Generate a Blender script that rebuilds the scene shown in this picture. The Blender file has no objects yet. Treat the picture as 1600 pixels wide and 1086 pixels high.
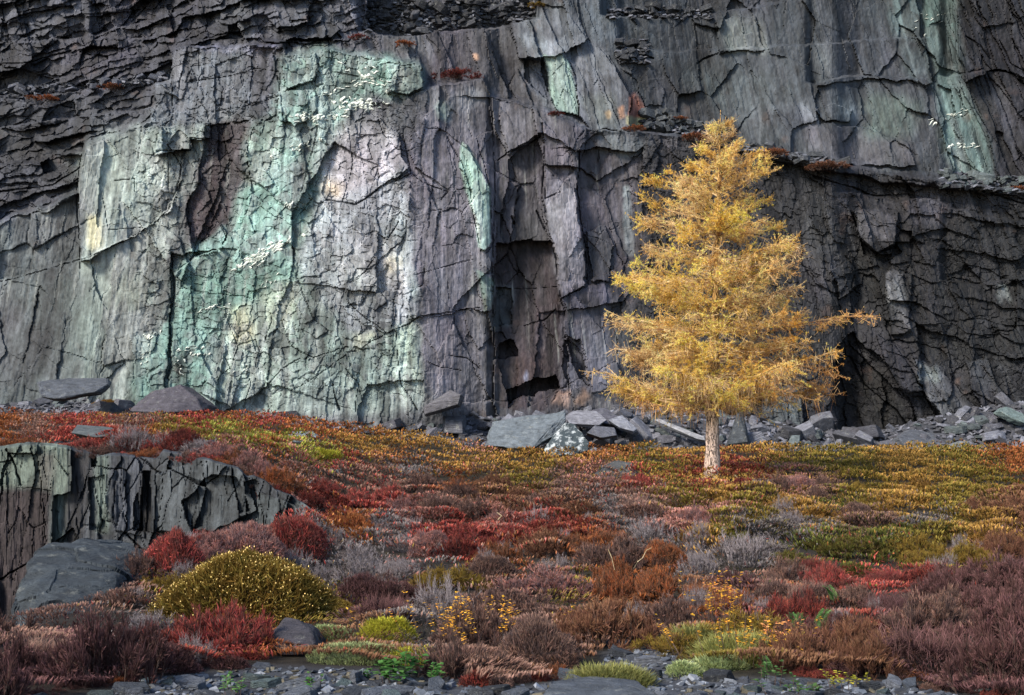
import bpy, bmesh, math, random
import numpy as np
from mathutils import Vector, Matrix, Euler

S = bpy.context.scene
COL = S.collection
rnd = random.Random(7)
RNG = np.random.default_rng(11)

# ------------------------------------------------------------------ camera, sky, sun, exposure
F_PX = 1900.0                       # focal length in pixels of the 1600 px wide photograph
CAMZ = 2.0                          # eye height above the meadow
PITCH = math.atan(57.0 / F_PX)      # eye level sits at row 600
cam_d = bpy.data.cameras.new('camera')
cam_d.sensor_width = 36.0
cam_d.lens = 36.0 * F_PX / 1600.0
cam_d.clip_start = 0.1
cam_d.clip_end = 400.0
cam = bpy.data.objects.new('camera', cam_d)
cam.location = (0, 0, CAMZ)
cam.rotation_euler = (math.pi / 2 + PITCH, 0, 0)
COL.objects.link(cam)
S.camera = cam

SUN_EL, SUN_AZ = math.radians(38), math.radians(46)     # the sun stands behind the camera, over its left shoulder
sun_pos = Vector((-math.sin(SUN_AZ) * math.cos(SUN_EL), -math.cos(SUN_AZ) * math.cos(SUN_EL), math.sin(SUN_EL)))
world = bpy.data.worlds.new('World')
S.world = world
world.use_nodes = True
wn = world.node_tree.nodes
sky = wn.new('ShaderNodeTexSky')
sky.sky_type = 'NISHITA'
sky.sun_disc = False
sky.sun_elevation = SUN_EL
sky.sun_rotation = math.atan2(sun_pos.x, sun_pos.y)
wn['Background'].inputs['Strength'].default_value = 0.15
world.node_tree.links.new(sky.outputs[0], wn['Background'].inputs['Color'])
sun_d = bpy.data.lights.new('sun', 'SUN')
sun_d.energy = 4.0
sun_d.angle = math.radians(14)
sun_d.color = (1.0, 0.89, 0.74)
sun = bpy.data.objects.new('sun', sun_d)
sun.rotation_euler = (-sun_pos).to_track_quat('-Z', 'Y').to_euler()
sun.location = sun_pos * 60
COL.objects.link(sun)
S.view_settings.view_transform = 'Standard'
S.view_settings.look = 'None'
S.view_settings.gamma = 1.0
S.view_settings.use_curve_mapping = False
S.view_settings.exposure = 0.85

# ------------------------------------------------------------------ helpers
CP, SP = math.cos(PITCH), math.sin(PITCH)


def lin(c):
    c = np.asarray(c, float)
    return np.where(c <= 0.04045, c / 12.92, ((c + 0.055) / 1.055) ** 2.4)


def hexc(h, gain=1.0):
    h = h.lstrip('#')
    return lin([int(h[i:i + 2], 16) / 255 for i in (0, 2, 4)]) * gain


def ray(px, py):
    """direction through a point of the photograph, scaled so that its Y is 1"""
    px = np.asarray(px, float); py = np.asarray(py, float)
    x = (px - 800) / F_PX
    y = -(py - 543) / F_PX
    dy = CP - y * SP
    return x / dy, (SP + y * CP) / dy


def P(px, py, Y):
    a, b = ray(px, py)
    return Vector((float(a) * Y, Y, CAMZ + float(b) * Y))


def proj(X, Y, Z):
    X = np.asarray(X, float); Y = np.asarray(Y, float); Z = np.asarray(Z, float) - CAMZ
    fwd = Y * CP + Z * SP
    up = -Y * SP + Z * CP
    return 800 + F_PX * X / fwd, 543 - F_PX * up / fwd


def hsh(ix, iy, seed):
    h = (ix.astype(np.int64) * 374761393 + iy.astype(np.int64) * 668265263 + seed * 974711 + 1013904223) & 0xffffffff
    h = ((h ^ (h >> 13)) * 1274126177) & 0xffffffff
    h = ((h ^ (h >> 16)) * 2246822519) & 0xffffffff
    h = h ^ (h >> 15)
    return (h & 0xffffff) / float(0xffffff)


def vn(x, y, seed=0):
    x = np.asarray(x, float); y = np.asarray(y, float)
    ix = np.floor(x); iy = np.floor(y)
    fx = x - ix; fy = y - iy
    fx = fx * fx * (3 - 2 * fx); fy = fy * fy * (3 - 2 * fy)
    a = hsh(ix, iy, seed); b = hsh(ix + 1, iy, seed); c = hsh(ix, iy + 1, seed); d = hsh(ix + 1, iy + 1, seed)
    return (a + (b - a) * fx) * (1 - fy) + (c + (d - c) * fx) * fy


def fbm(x, y, octv=4, seed=0, gain=0.5):
    s = 0; a = 1; t = 0
    for o in range(octv):
        s = s + a * (vn(x * 2 ** o + 17.3 * o, y * 2 ** o - 9.1 * o, seed + o) - 0.5)
        t += a; a *= gain
    return s / t * 2          # about -1 .. 1


def sstep(a, b, x):
    t = np.clip((np.asarray(x, float) - a) / (b - a), 0, 1)
    return t * t * (3 - 2 * t)


def cells(x, y, seed, jit=0.9, box=0.0):
    """cellular pattern: nearest and second distance, offsets to the site, three random numbers per cell"""
    ix = np.floor(x); iy = np.floor(y)
    f1 = np.full(x.shape, 9.0); f2 = np.full(x.shape, 9.0)
    bx = np.zeros(x.shape); by = np.zeros(x.shape); cx = np.zeros(x.shape); cy = np.zeros(x.shape)
    for oy in (-1, 0, 1):
        for ox in (-1, 0, 1):
            jx = ix + ox; jy = iy + oy
            sx = jx + 0.5 + jit * (hsh(jx, jy, seed) - 0.5)
            sy = jy + 0.5 + jit * (hsh(jx, jy, seed + 1) - 0.5)
            dx = x - sx; dy = y - sy
            d = box * np.maximum(np.abs(dx), np.abs(dy)) + (1 - box) * np.sqrt(dx * dx + dy * dy)
            near = d < f1
            f2 = np.where(near, f1, np.minimum(f2, d))
            f1 = np.where(near, d, f1)
            bx = np.where(near, dx, bx); by = np.where(near, dy, by)
            cx = np.where(near, jx, cx); cy = np.where(near, jy, cy)
    return f1, f2, bx, by, hsh(cx, cy, seed + 2), hsh(cx, cy, seed + 3), hsh(cx, cy, seed + 4)


def interp(x, pts):
    return np.interp(x, [p[0] for p in pts], [p[1] for p in pts])


def inpoly(px, py, poly):
    r = np.zeros(px.shape, bool)
    n = len(poly)
    for i in range(n):
        x0, y0 = poly[i]; x1, y1 = poly[(i + 1) % n]
        if y0 == y1:
            continue
        c = ((y0 > py) != (y1 > py)) & (px < (x1 - x0) * (py - y0) / (y1 - y0) + x0)
        r ^= c
    return r


def segdist(px, py, line):
    d = np.full(px.shape, 1e9)
    for (x0, y0), (x1, y1) in zip(line[:-1], line[1:]):
        vx, vy = x1 - x0, y1 - y0
        t = np.clip(((px - x0) * vx + (py - y0) * vy) / (vx * vx + vy * vy + 1e-9), 0, 1)
        d = np.minimum(d, np.hypot(px - x0 - t * vx, py - y0 - t * vy))
    return d


def blur(a, r):
    for ax in (0, 1):
        n = a.shape[ax]
        k = int(r)
        if k < 1:
            return a
        pad = [(0, 0), (0, 0)]; pad[ax] = (k + 1, k)
        c = np.cumsum(np.pad(a, pad, mode='edge'), axis=ax)
        if ax == 0:
            a = (c[2 * k + 1:2 * k + 1 + n] - c[:n]) / (2 * k + 1)
        else:
            a = (c[:, 2 * k + 1:2 * k + 1 + n] - c[:, :n]) / (2 * k + 1)
    return a


def mesh_np(name, V, Fc, mat=None, col=None, smooth=False):
    """V (n,3); Fc (m,3) or (m,4); col (n,3)"""
    V = np.ascontiguousarray(V, np.float32); Fc = np.ascontiguousarray(Fc, np.int32)
    k = Fc.shape[1]
    me = bpy.data.meshes.new(name)
    me.vertices.add(len(V)); me.vertices.foreach_set('co', V.ravel())
    me.loops.add(Fc.size); me.loops.foreach_set('vertex_index', Fc.ravel())
    me.polygons.add(len(Fc))
    me.polygons.foreach_set('loop_start', np.arange(0, Fc.size, k, dtype=np.int32))
    if smooth:
        me.polygons.foreach_set('use_smooth', np.ones(len(Fc), bool))
    else:
        me.polygons.foreach_set('use_smooth', np.zeros(len(Fc), bool))
    me.update(calc_edges=True)
    if col is not None:
        c = np.ones((len(V), 4), np.float32); c[:, :3] = col
        at = me.attributes.new('Col', 'FLOAT_COLOR', 'POINT')
        at.data.foreach_set('color', c.ravel())
    if mat is not None:
        me.materials.append(mat)
    return me


def link(name, me, parent=None):
    o = bpy.data.objects.new(name, me)
    COL.objects.link(o)
    if parent is not None:
        o.parent = parent
    return o


def tag(o, label=None, cat=None, group=None, kind=None):
    if label: o['label'] = label
    if cat: o['category'] = cat
    if group: o['group'] = group
    if kind: o['kind'] = kind
    return o


# ------------------------------------------------------------------ materials
def mat_base(name, rough=0.8):
    m = bpy.data.materials.new(name); m.use_nodes = True
    nt = m.node_tree
    b = nt.nodes['Principled BSDF']
    b.inputs['Roughness'].default_value = rough
    b.inputs['Specular IOR Level'].default_value = 0.3
    return m, nt, b


def N(nt, t, **kw):
    n = nt.nodes.new(t)
    for k, v in kw.items():
        setattr(n, k, v)
    return n


def rock_material(name, source, scale=1.0, bump=0.6, stretch=(1, 1, 1), rough=0.75, layer=(1, 1, 1), lay=0.0):
    """source 'attr' reads the mineral colour of the mesh, 'object' reads the object's own colour"""
    m, nt, b = mat_base(name, rough)
    L = nt.links.new
    tc = N(nt, 'ShaderNodeTexCoord')
    mp = N(nt, 'ShaderNodeMapping'); mp.inputs['Scale'].default_value = stretch
    L(tc.outputs['Object'], mp.inputs['Vector'])
    n1 = N(nt, 'ShaderNodeTexNoise'); n1.inputs['Scale'].default_value = 2.2 * scale
    n1.inputs['Detail'].default_value = 9; n1.inputs['Roughness'].default_value = 0.68
    L(mp.outputs[0], n1.inputs['Vector'])
    n2 = N(nt, 'ShaderNodeTexNoise'); n2.inputs['Scale'].default_value = 14 * scale
    n2.inputs['Detail'].default_value = 6; n2.inputs['Roughness'].default_value = 0.75
    L(mp.outputs[0], n2.inputs['Vector'])
    if source == 'attr':
        src = N(nt, 'ShaderNodeAttribute'); src.attribute_name = 'Col'; sc = src.outputs['Color']
    else:
        src = N(nt, 'ShaderNodeObjectInfo'); sc = src.outputs['Color']
    r1 = N(nt, 'ShaderNodeMapRange'); r1.inputs['From Min'].default_value = 0.3; r1.inputs['From Max'].default_value = 0.7
    r1.inputs['To Min'].default_value = 0.5; r1.inputs['To Max'].default_value = 1.5
    L(n1.outputs['Fac'], r1.inputs['Value'])
    r2 = N(nt, 'ShaderNodeMapRange'); r2.inputs['From Min'].default_value = 0.3; r2.inputs['From Max'].default_value = 0.7
    r2.inputs['To Min'].default_value = 0.78; r2.inputs['To Max'].default_value = 1.22
    L(n2.outputs['Fac'], r2.inputs['Value'])
    mu = N(nt, 'ShaderNodeMath', operation='MULTIPLY')
    L(r1.outputs[0], mu.inputs[0]); L(r2.outputs[0], mu.inputs[1])
    mx = N(nt, 'ShaderNodeVectorMath', operation='SCALE')
    if source == 'object':                      # dull lichen and dust in irregular spots
        n4 = N(nt, 'ShaderNodeTexNoise'); n4.inputs['Scale'].default_value = 2.4 * scale; n4.inputs['Detail'].default_value = 10; n4.inputs['Roughness'].default_value = .8
        L(tc.outputs['Object'], n4.inputs['Vector'])
        r4 = N(nt, 'ShaderNodeMapRange'); r4.inputs['From Min'].default_value = .56; r4.inputs['From Max'].default_value = .64; r4.inputs['To Max'].default_value = .5
        L(n4.outputs['Fac'], r4.inputs['Value'])
        lm = N(nt, 'ShaderNodeMix'); lm.data_type = 'RGBA'; lm.inputs['B'].default_value = (.25, .26, .235, 1)
        L(r4.outputs[0], lm.inputs['Factor']); L(sc, lm.inputs['A']); sc = lm.outputs['Result']
    L(sc, mx.inputs[0]); L(mu.outputs[0], mx.inputs['Scale'])
    L(mx.outputs[0], b.inputs['Base Color'])
    bp = N(nt, 'ShaderNodeBump'); bp.inputs['Strength'].default_value = bump; bp.inputs['Distance'].default_value = 0.12 / scale
    ad0 = N(nt, 'ShaderNodeMath', operation='MULTIPLY_ADD'); ad0.inputs[1].default_value = 0.35
    L(n2.outputs['Fac'], ad0.inputs[0]); L(n1.outputs['Fac'], ad0.inputs[2])
    m3 = N(nt, 'ShaderNodeMapping'); m3.inputs['Scale'].default_value = layer
    L(tc.outputs['Object'], m3.inputs['Vector'])
    n3 = N(nt, 'ShaderNodeTexNoise'); n3.inputs['Scale'].default_value = 2.0 * scale; n3.inputs['Detail'].default_value = 5
    L(m3.outputs[0], n3.inputs['Vector'])
    ad = N(nt, 'ShaderNodeMath', operation='MULTIPLY_ADD'); ad.inputs[1].default_value = lay
    L(n3.outputs['Fac'], ad.inputs[0]); L(ad0.outputs[0], ad.inputs[2])
    L(ad.outputs[0], bp.inputs['Height'])
    L(bp.outputs[0], b.inputs['Normal'])
    return m


M_CLIFF = rock_material('cliff_rock', 'attr', 1.1, 0.38, (1.5, 1.5, 0.45))
M_FACE = rock_material('lower_rock', 'attr', 2.2, 0.5, (1.3, 1.3, 0.5))
M_SLATE = rock_material('slate', 'object', 2.6, 1.0, (1, 1, 1.6), .85, (.5, .5, 7), 1.3)
M_SLATE_BITS = rock_material('slate_bits', 'attr', 3.0, 0.4)
M_GROUND = rock_material('peaty_ground', 'attr', 5.0, 0.8, rough=0.95)


def simple_noise_mat(name, c0, c1, scale, rough=0.8, bump=0.3):
    m, nt, b = mat_base(name, rough)
    L = nt.links.new
    tc = N(nt, 'ShaderNodeTexCoord')
    n1 = N(nt, 'ShaderNodeTexNoise'); n1.inputs['Scale'].default_value = scale; n1.inputs['Detail'].default_value = 8
    n1.inputs['Roughness'].default_value = 0.7
    L(tc.outputs['Object'], n1.inputs['Vector'])
    r = N(nt, 'ShaderNodeValToRGB')
    r.color_ramp.elements[0].position = 0.38; r.color_ramp.elements[1].position = 0.62
    r.color_ramp.elements[0].color = (*c0, 1); r.color_ramp.elements[1].color = (*c1, 1)
    L(n1.outputs['Fac'], r.inputs[0]); L(r.outputs[0], b.inputs['Base Color'])
    bp = N(nt, 'ShaderNodeBump'); bp.inputs['Strength'].default_value = bump; bp.inputs['Distance'].default_value = 0.05
    L(n1.outputs['Fac'], bp.inputs['Height']); L(bp.outputs[0], b.inputs['Normal'])
    return m


M_QUARTZ = simple_noise_mat('quartz', (0.40, 0.46, 0.43), (0.72, 0.75, 0.71), 6, 0.5)


def foliage_attr_mat(name, transl=0.35, gain=1.0):
    """leaf colour from the mesh; some light passes through"""
    m = bpy.data.materials.new(name); m.use_nodes = True
    nt = m.node_tree; L = nt.links.new
    nt.nodes.remove(nt.nodes['Principled BSDF'])
    out = nt.nodes['Material Output']
    at = N(nt, 'ShaderNodeAttribute'); at.attribute_name = 'Col'
    d = N(nt, 'ShaderNodeBsdfDiffuse'); t = N(nt, 'ShaderNodeBsdfTranslucent'); mx = N(nt, 'ShaderNodeMixShader')
    mx.inputs[0].default_value = transl
    L(at.outputs['Color'], d.inputs[0]); L(at.outputs['Color'], t.inputs[0])
    L(d.outputs[0], mx.inputs[1]); L(t.outputs[0], mx.inputs[2]); L(mx.outputs[0], out.inputs[0])
    return m


def foliage_kind_mat(name, low, mid, tip, transl=0.25, second=(.2, .2, .2), patch=0.0):
    """Col.r = random of the sprig, Col.g = 0 at its root, 1 at its tip"""
    m = bpy.data.materials.new(name); m.use_nodes = True
    nt = m.node_tree; L = nt.links.new
    nt.nodes.remove(nt.nodes['Principled BSDF'])
    out = nt.nodes['Material Output']
    at = N(nt, 'ShaderNodeAttribute'); at.attribute_name = 'Col'
    sp = N(nt, 'ShaderNodeSeparateColor'); L(at.outputs['Color'], sp.inputs[0])
    oi = N(nt, 'ShaderNodeObjectInfo')
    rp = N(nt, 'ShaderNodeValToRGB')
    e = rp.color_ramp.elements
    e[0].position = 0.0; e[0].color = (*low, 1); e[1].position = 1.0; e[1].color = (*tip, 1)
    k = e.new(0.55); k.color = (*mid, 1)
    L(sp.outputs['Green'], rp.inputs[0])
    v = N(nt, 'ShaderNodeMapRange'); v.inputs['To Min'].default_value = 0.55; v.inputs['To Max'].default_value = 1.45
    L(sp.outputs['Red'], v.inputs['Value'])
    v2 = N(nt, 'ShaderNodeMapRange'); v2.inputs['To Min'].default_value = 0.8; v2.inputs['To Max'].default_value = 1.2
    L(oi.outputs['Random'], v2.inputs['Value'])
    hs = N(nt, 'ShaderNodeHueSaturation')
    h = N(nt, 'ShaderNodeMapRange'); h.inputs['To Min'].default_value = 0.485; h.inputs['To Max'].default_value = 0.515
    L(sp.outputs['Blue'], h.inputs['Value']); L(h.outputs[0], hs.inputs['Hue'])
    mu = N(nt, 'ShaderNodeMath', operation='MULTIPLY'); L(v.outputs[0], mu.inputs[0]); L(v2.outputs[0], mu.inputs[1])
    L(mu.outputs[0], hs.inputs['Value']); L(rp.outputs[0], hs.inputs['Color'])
    ge = N(nt, 'ShaderNodeNewGeometry')
    nz = N(nt, 'ShaderNodeTexNoise'); nz.inputs['Scale'].default_value = 8.5; nz.inputs['Detail'].default_value = 4
    L(ge.outputs['Position'], nz.inputs['Vector'])
    nr = N(nt, 'ShaderNodeMapRange'); nr.inputs['From Min'].default_value = .42; nr.inputs['From Max'].default_value = .66; nr.inputs['To Max'].default_value = patch
    L(nz.outputs['Fac'], nr.inputs['Value'])
    pm = N(nt, 'ShaderNodeMix'); pm.data_type = 'RGBA'
    st = N(nt, 'ShaderNodeMath', operation='GREATER_THAN'); st.inputs[1].default_value = .74 if patch else 2.0
    L(sp.outputs['Blue'], st.inputs[0])
    sm = N(nt, 'ShaderNodeMath', operation='MAXIMUM'); L(st.outputs[0], sm.inputs[0]); L(nr.outputs[0], sm.inputs[1])
    L(sm.outputs[0], pm.inputs['Factor']); L(hs.outputs[0], pm.inputs['A']); pm.inputs['B'].default_value = (*second, 1)
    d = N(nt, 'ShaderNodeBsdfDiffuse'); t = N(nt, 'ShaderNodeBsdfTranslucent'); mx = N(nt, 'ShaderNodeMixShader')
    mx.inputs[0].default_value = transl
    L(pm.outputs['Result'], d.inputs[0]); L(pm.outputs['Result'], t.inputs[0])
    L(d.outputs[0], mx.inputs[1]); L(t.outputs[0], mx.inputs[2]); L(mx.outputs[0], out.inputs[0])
    return m


# ------------------------------------------------------------------ ground shape
def face_depth(px):           # how far off the lower left rock face stands
    return interp(px, [(-400, 22), (0, 20), (250, 19), (380, 18), (490, 17.2), (540, 17.0)])


def rim_depth(px):            # near rim of the hollow in front of that face
    return interp(px, [(-400, 6), (-200, 7), (0, 8.4), (100, 9.6), (200, 11.6), (300, 12.8), (400, 14.2), (490, 16.4), (520, 17.0)])


def pitmask(px, Y):
    return sstep(0, 1.3, Y - rim_depth(px)) * (Y < face_depth(px) + 0.95) * (px < 515)


def talus(px, Y):
    h = interp(px, [(-400, .6), (0, .35), (100, .5), (200, .3), (330, .1), (560, .1), (660, .35), (720, .95), (800, 1.0), (900, 1.25), (1050, 1.3),
                    (1150, 1.0), (1250, .65), (1330, .35), (1400, .55), (1480, 1.1), (1600, 1.5), (2100, 1.6)])
    return h * sstep(39.4, 43.0, Y)


def zg0(X, Y):
    X = np.asarray(X, float); Y = np.asarray(Y, float)
    Yc = np.maximum(Y, 1.5)
    px = 800 + F_PX * X / Yc
    px = np.where(Y < 1.5, 800, px)
    z = interp(Y, [(-20, -1.5), (0, -1.45), (3, -1.42), (5.5, -1.46), (8, -1.68), (12, -1.95), (18, -2.2), (26, -2.08), (34, -2.14), (42, -2.16), (60, -2.1)])
    hi = interp(Y, [(18, 570), (42, 900)]); lo = interp(Y, [(18, 300), (42, 320)])
    w = (1 - np.clip((px - lo) / (hi - lo), 0, 1)); w = w * w * (3 - 2 * w)
    w = w * sstep(14.5, 17.0, Y)
    z = z + .32 * np.exp(-((px - 340) / 150) ** 2) * np.exp(-((Y - rim_depth(px) + .6) / 1.6) ** 2) * (px < 520)
    shelf = interp(Y, [(16, -1.12), (20, -1.12), (42, -1.15), (60, -1.1)])
    z = z + (shelf - z) * w
    return z, px


def zg(X, Y):
    z, px = zg0(X, Y)
    z = z + 0.07 * fbm(np.asarray(X, float) * 0.5, np.asarray(Y, float) * 0.5, 3, 61)
    z = z + talus(px, np.asarray(Y, float))
    p = pitmask(px, np.asarray(Y, float))
    z = z + (-5.6 - z) * p
    return z + CAMZ


_YS = np.concatenate([np.arange(4.2, 12, 0.02), np.arange(12, 46, 0.05)])


def gp(px, py):
    """point of the ground seen through a point of the photograph"""
    a, b = ray(px, py)
    zz = zg(float(a) * _YS, _YS)
    below = CAMZ + float(b) * _YS <= zz
    if not below.any():
        Y = 42.0
    else:
        Y = float(_YS[np.argmax(below)])
    X = float(a) * Y
    return Vector((X, Y, float(zg(np.array([X]), np.array([Y]))[0])))


PATH = [(-100, 1130), (0, 1105), (180, 1080), (220, 1062), (420, 1040), (470, 1042), (640, 1050), (700, 1056), (760, 1080), (860, 1066),
        (940, 1036), (955, 1002), (1000, 992), (1030, 1010), (1070, 1034), (1120, 1060), (1250, 1060), (1400, 1066), (1500, 1088), (1600, 1110), (1800, 1140)]


def build_ground():
    ys = np.concatenate([np.linspace(-12, 4.6, 20, endpoint=False), np.linspace(4.6, 16, 150, endpoint=False), np.linspace(16, 22, 90, endpoint=False),
                         np.linspace(22, 38, 70, endpoint=False), np.linspace(38, 45, 60), np.linspace(46, 54, 6)])
    ss = np.linspace(-1, 1, 300)
    Sg, Yg = np.meshgrid(ss, ys)
    half = np.maximum(14.0, 0.78 * Yg + 4)
    Xg = Sg * half
    Z = zg(Xg, Yg)
    _, px = zg0(Xg, Yg)
    _, py = proj(Xg, np.maximum(Yg, 1.0), Z)
    peat = hexc('#1e1815'); slate = hexc('#3c3f46'); moss = hexc('#2c2818')
    n = fbm(Xg * 0.9, Yg * 0.9, 4, 71)
    c = peat[None, None] + (moss - peat)[None, None] * np.clip(0.35 + 0.8 * n, 0, 1)[..., None]
    g = np.clip(np.maximum.reduce([sstep(-8, 8, py - interp(px, PATH)) * (Yg < 10), sstep(39.2, 40.2, Yg), pitmask(px, Yg), (Yg < 5) * 1.0,
                                   sstep(0.25, 0.45, fbm(Xg * 0.35, Yg * 0.5, 3, 77)) * sstep(520, 420, px) * (Yg > 16)]), 0, 1)
    c = c + (slate[None, None] * (0.8 + 0.5 * n)[..., None] - c) * g[..., None]
    ny, nx = Xg.shape
    V = np.stack([Xg.ravel(), Yg.ravel(), Z.ravel()], 1)
    i = (np.arange(ny - 1)[:, None] * nx + np.arange(nx - 1)[None, :]).ravel()
    Fc = np.stack([i, i + 1, i + nx + 1, i + nx], 1)
    o = link('ground', mesh_np('ground', V, Fc, M_GROUND, c.reshape(-1, 3), True))
    tag(o, 'dark peaty ground of the quarry terrace under the heather', kind='structure')


build_ground()

# ------------------------------------------------------------------ the quarry cliff
TIER = [(-700, 350), (0, 345), (60, 328), (122, 302), (131, 226), (190, 206), (236, 192), (240, 130), (266, 128), (270, 82), (300, 73), (440, 73), (446, 86), (500, 78),
        (560, 84), (600, 90), (655, 98), (663, 138), (700, 130), (755, 126), (768, 150), (810, 161), (850, 170), (890, 188), (930, 207), (980, 205), (1030, 208),
        (1080, 219), (1180, 238), (1250, 250), (1330, 262), (1480, 286), (1600, 302), (2300, 330)]

LEDGES = [  # line, set-back above it in metres
    ([(-700, 150), (0, 152), (100, 148), (200, 133), (268, 126)], 0.9),
    ([(-700, 262), (0, 258), (70, 250), (128, 232)], 0.6),
    ([(-700, 205), (0, 200), (120, 184), (236, 172)], 0.5),
    ([(-700, 75), (0, 70), (60, 66), (140, 58), (230, 34), (300, 10)], 0.5),
    ([(150, 62), (260, 60), (380, 62), (470, 66), (560, 64)], 0.35),
    ([(570, 52), (640, 58), (700, 50), (800, 40), (835, 32)], 0.9),
    ([(950, 26), (1020, 30), (1090, 28), (1200, 10), (1270, -8)], 0.7),
    ([(975, 82), (1040, 80), (1130, 78), (1290, 70), (1440, 58)], 0.35),
    ([(1270, 131), (1350, 119), (1400, 122), (1440, 126), (1485, 134)], 0.5),
    ([(1480, 120), (1540, 110), (1620, 124), (2200, 150)], 0.5),
    ([(1200, 252), (1330, 275), (1400, 290), (1480, 296), (1600, 300), (2200, 320)], -0.5),
    ([(1320, 300), (1400, 318), (1450, 310), (1500, 330), (1600, 350), (2200, 380)], 0.45),
    ([(1480, 440), (1530, 446), (1600, 430), (2200, 420)], 0.5),
    ([(0, 442), (60, 425), (140, 402), (215, 365), (262, 330), (276, 300)], 0.28),
    ([(345, 382), (372, 345), (384, 300), (388, 240)], 0.0),
]

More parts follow.
